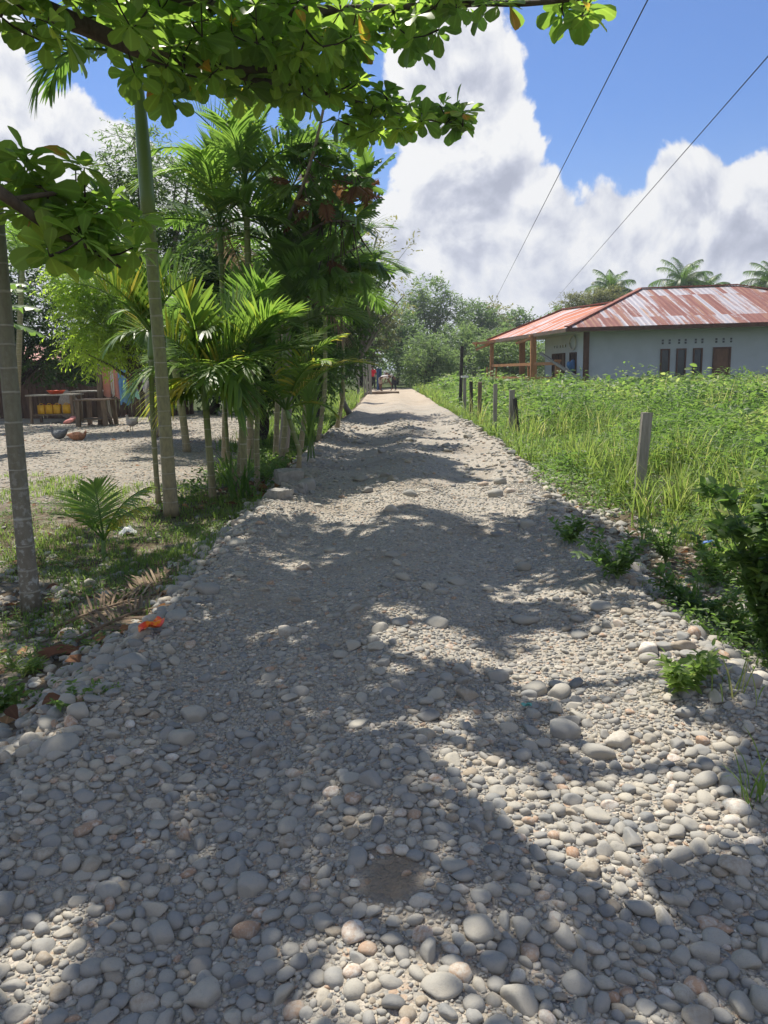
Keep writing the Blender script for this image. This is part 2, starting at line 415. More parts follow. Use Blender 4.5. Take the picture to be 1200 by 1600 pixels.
def rotm(yaw, tx, ty):
    cz, sz = np.cos(yaw), np.sin(yaw); o = np.ones_like(yaw); z = np.zeros_like(yaw)
    Z = np.stack([np.stack([cz, -sz, z], -1), np.stack([sz, cz, z], -1), np.stack([z, z, o], -1)], 1)
    cx, sx = np.cos(tx), np.sin(tx); X = np.stack([np.stack([o, z, z], -1), np.stack([z, cx, -sx], -1), np.stack([z, sx, cx], -1)], 1)
    cy_, sy = np.cos(ty), np.sin(ty); Y = np.stack([np.stack([cy_, z, sy], -1), np.stack([z, o, z], -1), np.stack([-sy, z, cy_], -1)], 1)
    return X @ Y @ Z
CELL = .005; OX, OY = -6.0, 1.0
occ = np.zeros((int(17.5 / CELL), int(12 / CELL)), np.uint8)
def stamp(x, y, a, b_, yaw, test=True, fillk=.86):
    r = max(a, .003); n = int(r / CELL) + 1; ci = int((x - OX) / CELL); cj = int((y - OY) / CELL)
    if ci - n < 0 or cj - n < 0 or ci + n >= occ.shape[1] or cj + n >= occ.shape[0]: return not test or True
    gy, gx = np.mgrid[-n:n + 1, -n:n + 1] * CELL
    c, s_ = math.cos(yaw), math.sin(yaw); u = (gx * c + gy * s_) / (a * fillk); v = (-gx * s_ + gy * c) / (b_ * fillk)
    mk = (u * u + v * v) < 1
    sub = occ[cj - n:cj + n + 1, ci - n:ci + n + 1]
    tot = mk.sum()
    if tot == 0: return occ[cj, ci] == 0
    if test and (sub[mk].sum() > .12 * tot or occ[cj, ci]): return False
    sub[mk] = 1; return True
SX, SY, SR, SB, SW = [], [], [], [], []
def density_size(x, y):
    """typical big-stone likelihood 0..1: rubble at the edges and the near shoulders, fine in the wheel tracks"""
    L, Rr = edgeL(y), edgeR(y); u = (x - L) / (Rr - L)
    e = np.exp(-((u - .0) / .13) ** 2) + np.exp(-((u - 1.0) / .13) ** 2)
    near = (1 - sstep(y, 2.2, 4.2)) * (.25 + .75 * np.clip(np.abs(u - .45) / .28, 0, 1))
    mid = .10 + .22 * np.exp(-((u - .5) / .12) ** 2)
    return np.clip(.9 * e + near * .9 + mid + .5 * vnoise(x, y, .5, 77), 0, 1)
def scatter(n, y0, y1, r0, r1, power, need, xpad=.25, rmin_k=0.0):
    y = y0 + (y1 - y0) * rng.random(n) ** 1.25
    L, Rr = edgeL(y), edgeR(y); x = L - xpad + (Rr - L + 2 * xpad) * rng.random(n)
    keep = (np.abs(x) < .53 * y + .55)
    x, y = x[keep], y[keep]
    rr = r0 * (r1 / r0) ** (rng.random(len(x)) ** power)
    rr = np.maximum(rr, rmin_k * y)
    pr = density_size(x, y)
    keep = rng.random(len(x)) < np.clip(pr * need + (1 - need), 0, 1) if need >= 0 else rng.random(len(x)) < 1
    x, y, rr = x[keep], y[keep], rr[keep]
    o = np.argsort(-rr)
    for i in o:
        ar = rng.uniform(.62, .95); yaw = rng.uniform(0, math.pi)
        if stamp(x[i], y[i], rr[i], rr[i] * ar, yaw):
            SX.append(x[i]); SY.append(y[i]); SR.append(rr[i]); SB.append(ar); SW.append(yaw)
# named, distinctive stones of the photograph: px, py, radius m, tint, label
NAMED = [
 (556, 1458, .085, .97, 'large pale chipped stone half sunk in the brown dirt', 0.9), (546, 1412, .050, .62, 'smooth oval stone touching the large pale chipped stone', .2),
 (858, 1447, .062, .66, 'smooth cream oval stone lying on the right side of the near road', 2.9), (665, 1272, .062, .45, 'upright looking grey oblong stone on the central ridge', 1.5),
 (938, 1180, .16, .40, 'long slanting grey stone in the right wheel track', 2.5), (1150, 1265, .095, 1.0, 'largest whitish speckled stone on the right road edge', 2.3),
 (1096, 1160, .05, .93, 'orange brown stone on the right road edge', .3), (215, 1178, .055, .98, 'white oval stone in the left wheel track', .2),
 (90, 1168, .16, .42, 'big grey boulder on the left road edge beside the leaf litter', .2), (66, 1337, .085, .76, 'brown reddish stone among grey cobbles near the bottom left', 1.0),
 (340, 1285, .05, .64, 'pale yellowish stone among the grey cobbles', .5), (408, 1276, .05, .66, 'flat tan stone lying tilted beside the central ridge', .9),
 (400, 1046, .065, .33, 'smooth blue grey stone in the left wheel track', .1), (502, 1168, .045, .88, 'white stone on the shaded central ridge', .1),
 (770, 1462, .052, .66, 'cream egg shaped stone below the brown dirt patch', 2.4), (634, 1366, .035, .90, 'small white pebble at the edge of the brown dirt patch', .1),
 (493, 1361, .032, .62, 'round light pebble just left of the brown dirt patch', .2), (725, 1272, .05, .30, 'dark grey flat cobble right of the oblong stone', .2),
 (1060, 1340, .10, .40, 'broad flat grey cobble in the right foreground', .3), (1015, 1362, .055, .68, 'sunlit pale stone in front of the broad grey cobble', .1),
 (905, 1240, .07, .55, 'sunlit oblong cobble in the right wheel track', .4), (1120, 1470, .08, .50, 'mottled tan cobble near the bottom right', .2),
 (690, 925, .06, .35, 'grey stone on the hump in the shade', .1), (925, 925, .10, .62, 'tan boulder on the right road edge under the weeds', .3),
 (940, 950, .09, .42, 'grey boulder wedged in the right road edge', .2), (322, 925, .11, .26, 'dark blue grey boulder on the left road edge above the dry fronds', .2),
 (690, 1545, .10, .45, 'wide grey cobble at the very bottom of the road', .1), (1085, 1590, .09, .66, 'pale cobble at the bottom right corner', .3),
 (250, 1465, .075, .42, 'flat grey cobble in the left foreground', .3), (130, 1370, .06, .46, 'elongated grey cobble in the left foreground', .2),
 (1045, 843, .17, .70, 'brown boulder in the weeds behind the right road edge', .1), (1030, 836, .14, .45, 'grey boulder touching the brown boulder in the weeds', .8),
 (345, 862, .08, .97, 'white stone at the top of the left road edge', .2), (370, 850, .10, .80, 'tall brownish stone standing on the left road edge', .3)]
big = []
for (px, py, r, ti, lab, yaw) in NAMED:
    r *= .52 if py > 1000 else .85; p = ground_at(px, py, 0); big.append((p[0], p[1], r, .68, yaw, ti, lab, 1)); stamp(p[0], p[1], r, r * .68, yaw, False)
rng2 = np.random.default_rng(11)
# the larger cobbles (individual things)
n0 = len(SX)
stamp(PATCH[0], PATCH[1], .12, .10, 0, False)
scatter(1000, 1.38, 4.4, .027, .054, 1.7, .96, .2)
scatter(300, 3.0, 12, .045, .095, 1.6, 1.0, .35)
scatter(190, 8.0, 20, .06, .12, 1.2, 1.0, .35)
nbig = len(SX)
# cobbles and gravel (one mass)
scatter(5500, 1.2, 2.9, .019, .036, 1.1, .75)
scatter(10000, 1.2, 5.0, .0145, .030, 1.25, .85)
scatter(3600, 4.0, 12, .018, .038, 1.9, .93, .4)
scatter(40000, 1.2, 4.6, .0075, .017, 1.2, .35)
scatter(30000, 4.0, 10.0, .008, .017, 1.6, .62, .35, .0017)
scatter(70000, 1.2, 3.6, .0045, .0085, 1.2, .1)
scatter(4200, 9.0, 22.0, .022, .05, 1.9, .85, .3, .0022)
SX, SY, SR, SB, SW = map(np.array, (SX, SY, SR, SB, SW))
def tints(n, r): 
    a = np.where(r.random(n) < .58, r.normal(.35, .15, n), r.uniform(.2, 1.0, n)); return np.clip(a, 0.02, .99)
def place(idx, shapes, f, geo, sink=.36, tl=None):
    n = len(idx)
    if n == 0: return
    n = len(idx); var = rng2.integers(0, len(shapes), n)
    tilt = np.clip(.10 + .0022 / SR[idx], 0, .34)
    M = rotm(SW[idx], rng2.normal(0, 1, n) * tilt, rng2.normal(0, 1, n) * tilt) * SR[idx][:, None, None]
    z = H(SX[idx], SY[idx]) + SR[idx] * (.45 - sink)
    loc = np.stack([SX[idx], SY[idx], z], -1); tt = tints(n, rng2) if tl is None else tl
    for k in range(len(shapes)):
        q = var == k
        geo.inst(shapes[k], f, M[q], loc[q], tt[q])
g = Geo(); ids = np.arange(nbig, len(SX)); sm = SR[ids] / SY[ids]
place(ids[sm > .0036], shapes1, f1, g); place(ids[sm <= 0], shapes1, f1, g)
lowi = ids[sm <= .0036]; place(lowi, shapes0, f0, g)
print('stones', len(SX), 'big', nbig, 'verts', g.n)
# rubble off the road: right verge, left ditch, yard
def off_scatter(n, xf, yf, r0, r1, sub):
    x = xf(n); y = yf(n); r = r0 * (r1 / r0) ** (rng2.random(n) ** 1.6)
    return x, y, r
def rubble(cx, cy_, sx, sy, n, r0, r1, shapes=None, ff=None):
    x = cx + rng2.normal(0, 1, n) * sx; y = cy_ + rng2.normal(0, 1, n) * sy
    k = (x < edgeL(y) - .02) | (x > edgeR(y) + .02); x, y = x[k], y[k]; n = len(x)
    r = r0 * (r1 / r0) ** (rng2.random(n) ** 1.7); var = rng2.integers(0, 14, n)
    M = rotm(rng2.uniform(0, 6, n), rng2.normal(0, .25, n), rng2.normal(0, .25, n)) * r[:, None, None]
    loc = np.stack([x, y, H(x, y) + r * .12], -1); tt = tints(n, rng2)
    for kx in range(14):
        q = var == kx; g.inst(shapes1[kx], f1, M[q], loc[q], tt[q])
rubble(1.95, 3.6, .25, 1.1, 900, .015, .07); rubble(2.35, 4.9, .45, .5, 700, .015, .06); rubble(2.5, 5.6, .5, .5, 420, .012, .05)
rubble(1.75, 2.4, .2, .5, 350, .012, .05); rubble(2.3, 7.5, .4, 1.6, 900, .015, .06); rubble(2.6, 10, .4, 1.8, 500, .015, .06)
rubble(-1.75, 2.9, .25, .8, 700, .015, .07); rubble(-1.75, 4.3, .3, 1.2, 700, .015, .08); rubble(-3.0, 5.6, .8, .8, 550, .015, .07)
rubble(-1.6, 7.2, .25, 1.6, 450, .02, .07); rubble(-1.55, 12, .2, 3, 350, .03, .09); rubble(2.4, 14, .2, 4, 350, .03, .09)
rubble(-4.2, 7.2, 1.2, .8, 450, .015, .05)
n = 9000; y = 9.5 + 19 * rng2.random(n) ** 1.5; x = -2.6 - (0.55 * y) * rng2.random(n)
r = np.maximum(.014 + .02 * rng2.random(n) ** 3, .0016 * y); M = rotm(rng2.uniform(0, 6, n), rng2.normal(0, .2, n), rng2.normal(0, .2, n)) * r[:, None, None]
g.inst(shapes0[1], f0, M, np.stack([x, y, H(x, y) + r * .1], -1), np.clip(tints(n, rng2) + .12, 0, .9))
gravel = g.build('gravel', STONE); tag(gravel, 'grey river gravel covering the road and its stony edges', 'gravel', None, 'stuff')

def cname(t_): return 'blue grey' if t_ < .24 else 'grey' if t_ < .44 else 'tan grey' if t_ < .6 else 'cream' if t_ < .71 else 'brown' if t_ < .81 else 'off white' if t_ < .895 else 'orange brown' if t_ < .96 else 'white'
def where(x, y):
    L, Rr = edgeL(y), edgeR(y); u = (x - L) / (Rr - L)
    a = 'on the left rim' if u < .12 else 'in the left track' if u < .38 else 'on the middle ridge' if u < .62 else 'in the right track' if u < .88 else 'on the right rim'
    for lim, b in ((1.75, 'at the bottom of the picture'), (2.05, 'level with the brown dirt patch'), (2.4, 'just past the brown dirt patch'), (2.9, 'level with the whitish speckled stone'), (3.5, 'level with the bright herb'), (4.3, 'level with the orange wrapper'),
                   (5.4, 'level with the dry fronds'), (6.8, 'level with the coconut seedling'), (8.6, 'near the far edge of the shade'), (11, 'level with the concrete blocks'), (99, 'beyond the concrete blocks')):
        if y < lim: break
    return a + ' ' + b
def stone_obj(x, y, r, ar, yaw, ti, lab, grp):
    gg = Geo(); k = rng2.integers(0, len(shapes2)); v = shapes2[k].copy()
    M = rotm(np.array([yaw]), np.array([rng2.normal(0, .1)]), np.array([rng2.normal(0, .1)]))[0] * r
    gg.add(v @ M.T, f2, ti); 
    o = gg.build('river_stone', STONE); o.location = (x, y, h1(x, y) + r * .10)
    tag(o, lab, 'stone', grp)
used = {}
for (x, y, r, ar, yaw, ti, lab, _) in big: stone_obj(x, y, r, ar, yaw, ti, lab, 'larger stones on the gravel road')
order = sorted(range(nbig), key=lambda i: -SR[i] / SY[i])
tb = tints(nbig, rng2); rest = Geo(); sel = order[:262]; ri = order[262:]
def lab_of(i, extra=''):
    sz = 'large ' if SR[i] > .058 else 'small ' if SR[i] < .037 else 'medium '
    shp = ' round' if SB[i] > .86 else ' long' if SB[i] < .71 else ' oval'
    return extra + sz + cname(tb[i]) + shp + ' stone ' + where(SX[i], SY[i])
from collections import defaultdict
dd = defaultdict(list)
for i in sel: dd[lab_of(i)].append(i)
for lb, m_ in dd.items():
    m_.sort(key=lambda i: SX[i])
    for q, i in enumerate(m_):
        ex = '' if len(m_) == 1 else ['leftmost ', 'second ', 'third ', 'fourth ', 'fifth ', 'sixth '][q] if q < 6 else 'farther '
        stone_obj(SX[i], SY[i], SR[i], SB[i], SW[i], tb[i], lab_of(i, ex), 'larger stones on the gravel road')
if ri:
    place(np.array(ri), shapes2, f2, rest, .3)
    tag(rest.build('cobbles', STONE), 'rounded grey cobbles strewn along the farther road and its rims', 'cobbles', None, 'stuff')
# ------------------------------------------------------------------ foliage materials and templates
def leaf_mat(name, stops, trans=(.25, .45, .04), tk=.42, rough=.5, spec=.35, bumpy=True, tvar=None):
    m, t, b = material(name); f = t.attr('tint'); co = tc(t)
    fac = t.math('ADD', f, t.math('MULTIPLY', t.math('SUBTRACT', t.noise(co, 9, 3, .5), .5), .25), clamp=True)
    col = t.ramp(fac, stops)
    vein = t.mrange(t.attr('midrib'), .80, .97, 0, .45); col = t.mix(vein, col, t.vmath('SCALE', col, scale=2.0))
    blot = t.mrange(t.noise(co, 26, 4, .65), .60, .70, 0, .45); col = t.mix(blot, col, t.vmath('MULTIPLY', col, (1.25, .85, .8)))
    t.put(b.inputs['Base Color'], col); b.inputs['Roughness'].default_value = rough; b.inputs['Specular IOR Level'].default_value = spec
    tr = t.new('ShaderNodeBsdfTranslucent'); tcol = t.mix(.45, t.vmath('SCALE', col, scale=3.6), trans); t.put(tr.inputs['Color'], tcol)
    mx = t.new('ShaderNodeMixShader'); mx.inputs[0].default_value = tk
    t.put(mx.inputs[1], b.outputs[0]); t.put(mx.inputs[2], tr.outputs[0])
    out = [n for n in t.n if n.type == 'OUTPUT_MATERIAL'][0]; t.put(out.inputs['Surface'], mx.outputs[0])
    return m
GR = lambda r, g_, b_: (r, g_, b_)
M_ALM = leaf_mat('almond_leaf', [(0, (.045, .095, .018)), (.5, (.095, .165, .03)), (.8, (.17, .23, .035)), (.97, (.22, .26, .02)), (1, (.30, .10, .02))], (.42, .62, .05), .55, .42)
M_PALM = leaf_mat('palm_leaflet', [(0, (.04, .085, .018)), (.45, (.08, .15, .028)), (.75, (.15, .235, .035)), (.9, (.28, .27, .03)), (1, (.42, .32, .05))], (.30, .48, .05), .40, .42, .4)
M_DARK = leaf_mat('dark_leaf', [(0, (.022, .045, .014)), (.5, (.042, .08, .02)), (1, (.08, .13, .03))], (.2, .34, .05), .42, .5)
M_BRIGHT = leaf_mat('bright_leaf', [(0, (.08, .14, .018)), (.5, (.14, .22, .025)), (1, (.22, .30, .04))], (.55, .70, .05), .55, .45)
M_FAR = leaf_mat('far_leaf', [(0, (.035, .065, .024)), (.5, (.06, .105, .034)), (1, (.11, .16, .05))], (.25, .36, .08), .40, .6)
M_OLIVE = leaf_mat('olive_leaf', [(0, (.07, .085, .03)), (1, (.17, .17, .06))], (.3, .3, .08), .35, .6)
M_WEED = leaf_mat('weed_leaf', [(0, (.03, .065, .016)), (.5, (.082, .138, .032)), (.85, (.14, .195, .045)), (1, (.26, .28, .09))], (.26, .46, .05), .42, .5)
M_GRASS = leaf_mat('grass_blade', [(0, (.05, .095, .02)), (.5, (.11, .17, .035)), (.85, (.20, .24, .06)), (1, (.36, .31, .14))], (.32, .46, .06), .42, .5)
M_DEAD = leaf_mat('dead_leaf', [(0, (.07, .035, .02)), (.4, (.15, .07, .035)), (.75, (.27, .15, .07)), (1, (.40, .27, .15))], (.4, .2, .08), .18, .75, .2)
M_DFRD = leaf_mat('dry_frond', [(0, (.12, .085, .055)), (.5, (.24, .175, .115)), (1, (.40, .32, .22))], (.4, .3, .18), .15, .8, .2)
def bark_mat(name, c0, c1, scale=14, stretch=.25, lichen=None):
    m, t, b = material(name); co = tc(t); v = t.vmath('MULTIPLY', co, (1, 1, stretch))
    n_ = t.noise(v, scale, 7, .65); col = t.mix(t.mrange(n_, .3, .7), c0, c1)
    if lichen: col = t.mix(t.mrange(t.noise(co, 11, 5, .6), .56, .64, 0, .8), col, lichen)
    t.put(b.inputs['Base Color'], col); b.inputs['Roughness'].default_value = .85; b.inputs['Specular IOR Level'].default_value = .2
    t.put(b.inputs['Normal'], bump(t, n_, .6, .02)); return m
M_BARK = bark_mat('brown_bark', (.05, .04, .03), (.13, .105, .08))
M_BARKP = bark_mat('pale_bark', (.16, .145, .12), (.34, .31, .27))
M_BARKD = bark_mat('dark_bark', (.025, .02, .016), (.07, .055, .042))
def palm_trunk_mat(name, low, high, patch=None):
    m, t, b = material(name); co = tc(t); f = t.attr('tint'); z = t.new('ShaderNodeSeparateXYZ', None, Vector=co).outputs[2]
    wob = t.math('ADD', t.math('MULTIPLY', z, 5.4), t.math('MULTIPLY', t.noise(t.vmath('MULTIPLY', co, (.12, .12, 1)), 1.6, 2, .5), 2.2))
    wob = t.math('ADD', wob, t.math('MULTIPLY', t.noise(co, 9, 3, .6), .12))
    fr = t.math('FRACT', wob); ring = t.mrange(t.math('ABSOLUTE', t.math('SUBTRACT', fr, .5)), .44, .49, 0, t.mrange(t.noise(co, 5, 3, .6), .35, .65, .25, 1))
    col = t.mix(f, low, high); n_ = t.noise(t.vmath('MULTIPLY', co, (1, 1, .4)), 30, 6, .6)
    col = t.mix(t.mrange(n_, .35, .7, 0, .55), col, (.10, .085, .06))
    col = t.mix(t.math('MULTIPLY', ring, .85), col, (.48, .46, .38))
    if patch: col = t.mix(t.math('MULTIPLY', t.mrange(t.noise(co, 22, 4, .6), .52, .60, 0, .8), t.mrange(f, .0, .25, 1, .08)), col, patch)
    t.put(b.inputs['Base Color'], col); b.inputs['Roughness'].default_value = .62; b.inputs['Specular IOR Level'].default_value = .35
    t.put(b.inputs['Normal'], bump(t, t.math('ADD', ring, t.math('MULTIPLY', n_, .5)), .6, .012)); return m
M_ARECA = palm_trunk_mat('ringed_green_trunk', (.34, .28, .17), (.20, .26, .08))
M_ARECAG = palm_trunk_mat('ringed_grey_trunk', (.22, .195, .15), (.17, .20, .09), (.42, .42, .38))
M_SHAFT, _t, _b = material('smooth_green_shaft'); _c = tc(_t)
_t.put(_b.inputs['Base Color'], _t.mix(_t.noise(_t.vmath('MULTIPLY', _c, (1, 1, .2)), 12, 4, .6), (.10, .18, .05), (.18, .27, .09))); _b.inputs['Roughness'].default_value = .4

# templates: length along +X, width along Y, face normal +Z
T4 = np.array([(0, 0, 0), (.5, .24, .03), (1, 0, -.06), (.5, -.24, .03)], float); F4 = np.array([(0, 3, 2, 1)])
T6 = np.array([(0, 0, 0), (.3, .17, .05), (.68, .15, .03), (1, 0, -.10), (.68, -.15, .03), (.3, -.17, .05), (.32, 0, 0), (.68, 0, -.02)], float)
F6 = np.array([(0, 6, 1), (0, 5, 6), (1, 6, 7), (1, 7, 2), (6, 5, 4), (6, 4, 7), (2, 7, 3), (7, 4, 3)])
def station_leaf(xs_, ws_, cup=.12, curl=-.15):
    v = []
    for x_, w_ in zip(xs_, ws_):
        zc = curl * x_ * x_
        v += [(x_, w_, zc + cup * w_), (x_, 0, zc), (x_, -w_, zc + cup * w_)]
    f = []
    for i in range(len(xs_) - 1):
        a = 3 * i; f += [(a, a + 1, a + 4, a + 3), (a + 1, a + 2, a + 5, a + 4)]
    return np.array(v, float), np.array(f)
TA, FA = station_leaf([0, .12, .35, .6, .82, .95, 1], [.012, .05, .15, .27, .29, .16, .02], .25, -.16)   # broad rounded tip
TM, FM = station_leaf([0, .1, .3, .6, .85, 1], [.01, .06, .13, .12, .06, .003], .3, -.25)
def lobed():
    v = [(0, 0, 0)]; f = []; n_ = 6
    mids = [(.12 + .84 * i / n_, 0, -.10 * (i / n_) ** 2) for i in range(n_ + 1)]
    base_ = len(v); v += mids
    for sgn in (1, -1):
        for i in range(n_):
            a = base_ + i; b_ = base_ + i + 1; x0 = mids[i][0]; x1 = mids[i + 1][0]; wd = .36 * math.sin(math.pi * (.16 + .76 * (i + .5) / n_)) ** .8
            k = len(v); z = -.12 * wd
            v += [(x0 + .03, sgn * wd * .42, .02), (x0 + .13, sgn * wd * .80, z), (x0 + .23, sgn * wd, z - .03), (x1 + .075, sgn * wd * .62, z * .5), (x1 + .03, sgn * wd * .42, .02)]
            q = [(a, k, k + 4, b_), (k, k + 1, k + 3, k + 4), (k + 1, k + 2, k + 3, k + 3)]
            f += q[:2] + [(k + 1, k + 2, k + 3)]
    tri = []
    for q in f:
        tri += [tuple(q)] if len(q) == 3 else [(q[0], q[1], q[2]), (q[0], q[2], q[3])]
    return np.array(v, float), np.array(tri)
TB, FB = lobed()
def frames(d, nh, sc):
    X = nrm(d); Y = nrm(np.cross(nh, X)); Z = np.cross(X, Y)
    sc = np.asarray(sc, float); sc = sc[:, None, None] if sc.ndim == 1 else sc
    return np.stack([X, Y, Z], -1) * sc
def rnd(n, r=rng): return nrm(r.normal(size=(n, 3)))

def frond(g, p0, az, el0, L, bend, nl=26, ll=.55, lw=.04, droop=.35, vang=.35, tint=.5, r0=.018, start=.16, twist=0.0, tv=.12, tipw=0.0, n_st=24, r=rng):
    """one pinnate leaf: arched midrib with paired hanging leaflets"""
    s_ = np.linspace(0, 1, n_st); el = el0 - bend * s_ ** 1.35; a = az + twist * s_
    T = np.stack([np.sin(a) * np.cos(el), np.cos(a) * np.cos(el), np.sin(el)], -1)
    pts = np.array(p0) + np.concatenate([[np.zeros(3)], np.cumsum(T[:-1] * L / (n_st - 1), 0)])
    g.tube(pts, r0 * (1 - .85 * s_) + .002, 5, tint * .6 + .15)
    q = np.linspace(start, .995, nl); P0 = np.stack([np.interp(q, s_, pts[:, k]) for k in range(3)], -1); TT = nrm(np.stack([np.interp(q, s_, T[:, k]) for k in range(3)], -1))
    aa = az + twist * q; side = np.stack([np.cos(aa), -np.sin(aa), 0 * aa], -1); up = nrm(np.cross(side, TT))
    for sg in (1, -1):
        u = (q - start) / (1 - start); phi = (1.25 - .85 * u ** 1.3) + r.normal(0, .06, nl); va = vang + r.normal(0, .10, nl)
        d = nrm(TT * np.cos(phi)[:, None] + (sg * side * np.cos(va)[:, None] + up * np.sin(va)[:, None]) * np.sin(phi)[:, None])
        Ll = ll * (.50 + .5 * np.sin(np.pi * np.clip(u * .85 + .12, 0, 1))) * (1 - .45 * u ** 5) * r.uniform(.88, 1.08, nl)
        W = nrm(np.cross(d, up) + 1e-6); W = W * np.sign((W * TT).sum(-1, keepdims=True) + 1e-9)
        ts = np.array([0, .3, .65, 1.0]); ws = np.array([.35, 1, .75, .06 + tipw]) * lw * .5
        dr = droop * r.uniform(.7, 1.3, nl)
        C = P0[:, None] + d[:, None] * (Ll[:, None] * ts)[..., None] + np.array([0, 0, -1.0]) * (dr[:, None] * Ll[:, None] * ts ** 2)[..., None]
        V = np.stack([C - W[:, None] * ws[None, :, None], C + W[:, None] * ws[None, :, None] + up[:, None] * (ws * .35)[None, :, None]], 2).reshape(-1, 3)
        k = np.arange(nl)[:, None] * 8; F = np.stack([k + o for o in (0, 1, 3, 2)], -1); F = np.concatenate([F + 0, F + 2, F + 4], 1).reshape(-1, 4)
        ti = np.clip(np.repeat(tint + r.normal(0, tv, nl), 8), 0, 1); g.add(V, F, ti)
    return pts

def palm(name, label, path, r0, r1, fronds, mat_trunk, shaft=0.0, group=None, cat='palm', shaft_r=None, leafmat=None, dead=None):
    path = np.array(path, float); root = thing(name, label, cat, tuple(path[0]), group); o0 = path[0]
    n_ = 26; s_ = np.linspace(0, 1, n_); k = np.linspace(0, 1, len(path))
    pts = np.stack([np.interp(s_, k, path[:, c]) for c in range(3)], -1)
    for _ in range(3): pts[1:-1] = .25 * pts[:-2] + .5 * pts[1:-1] + .25 * pts[2:]
    rad = r0 + (r1 - r0) * s_ + .25 * r0 * np.exp(-s_ * 14)
    g_ = Geo(); g_.tube(pts - o0, rad, 12, np.clip(s_ * 1.3 - .1, 0, 1)); g_.build('trunk', mat_trunk, root)
    top = pts[-1]; dirn = nrm(pts[-1] - pts[-3])
    if shaft > 0:
        sr = shaft_r or r1 * 1.25; q = np.linspace(0, 1, 9); g_ = Geo()
        g_.tube(top - o0 + dirn * (q * shaft)[:, None], sr * (1 - .55 * q ** 1.5) * (1 + .1 * np.sin(q * 3)), 12, .5); g_.build('crownshaft', M_SHAFT, root); top = top + dirn * shaft * .92
    for kw in fronds:
        kw = dict(kw); off = kw.pop('off', 0); g_ = Geo(); mt = kw.pop('mat', leafmat or M_PALM)
        frond(g_, top - o0 + dirn * off, **kw); g_.build('frond', mt, root)
    return root
def auto_fronds(n, L, seed, el=(1.25, .1), bend=1.3, tint=.5, vr=None, **k):
    r = random.Random(seed); out = []
    for i in range(n):
        u = i / max(1, n - 1); 
        out.append(dict(az=i * 2.399 + r.uniform(-.25, .25), el0=el[0] + (el[1] - el[0]) * u + r.uniform(-.1, .1), L=L * r.uniform(.85, 1.08), bend=bend * r.uniform(.8, 1.2), tint=tint + r.uniform(-.12, .12), **k))
        if vr: out[-1]['vang'] = vr[0] + (vr[1] - vr[0]) * u + r.uniform(-.12, .12)
    return out

def sprays(g, p, d, L, M, leaf, tpl=(T6, F6), tint=.5, tv=.15, droop=.25, upb=1.0, r=rng, spread=.85, wmul=1.0):
    """twigs of leaves: p,d (N,3), L (N,), M leaves each"""
    N = len(p); tt = np.tile(np.linspace(.15, 1, M), (N, 1)) + r.normal(0, .04, (N, M))
    side = nrm(np.cross(d, np.array([0, 0, 1.0])) + r.normal(0, .15, (N, 3)))
    sg = np.where(np.arange(M) % 2 == 0, 1, -1)[None, :, None]
    pos = p[:, None] + d[:, None] * (L[:, None] * tt)[..., None] + np.array([0, 0, -1.]) * (L[:, None] * droop * tt ** 2)[..., None]
    ld = nrm(d[:, None] * .6 + side[:, None] * sg * spread + r.normal(0, .3, (N, M, 3)) + np.array([0, 0, -droop]))
    nh = nrm(np.array([0, 0, upb]) + r.normal(0, .45, (N, M, 3)))
    sc = leaf * r.uniform(.65, 1.15, (N, M))
    tn = np.clip(np.broadcast_to(np.asarray(tint), (N,))[:, None] + r.normal(0, tv, (N, M)), 0, 1)
    g.inst(tpl[0] * np.array([1, wmul, 1]), tpl[1], frames(ld.reshape(-1, 3), nh.reshape(-1, 3), sc.ravel()), pos.reshape(-1, 3), tn.ravel())
def crown_pts(ells, n, r=rng, shell=.5):
    """points and outward directions spread through a union of ellipsoids, thinned by noise so gaps open"""
    ps, ds = [], []; wts = np.array([e[1][0] * e[1][1] * e[1][2] for e in ells]) ** .67; wts /= wts.sum()
    for (c, s_), w_ in zip(ells, wts):
        m_ = max(1, int(n * w_)); d = rnd(m_, r); rad = r.random(m_) ** shell
        p = np.array(c) + d * np.array(s_) * rad[:, None]
        keep = vnoise(p[:, 0] + p[:, 2] * .7, p[:, 1] + p[:, 2] * .5, max(s_) * .45, 5) + .32 > r.random(m_) * .35
        ps.append(p[keep]); ds.append(nrm(d[keep] * .8 + np.array([0, 0, .25]) + r.normal(0, .35, (keep.sum(), 3))))
    return np.concatenate(ps), np.concatenate(ds)
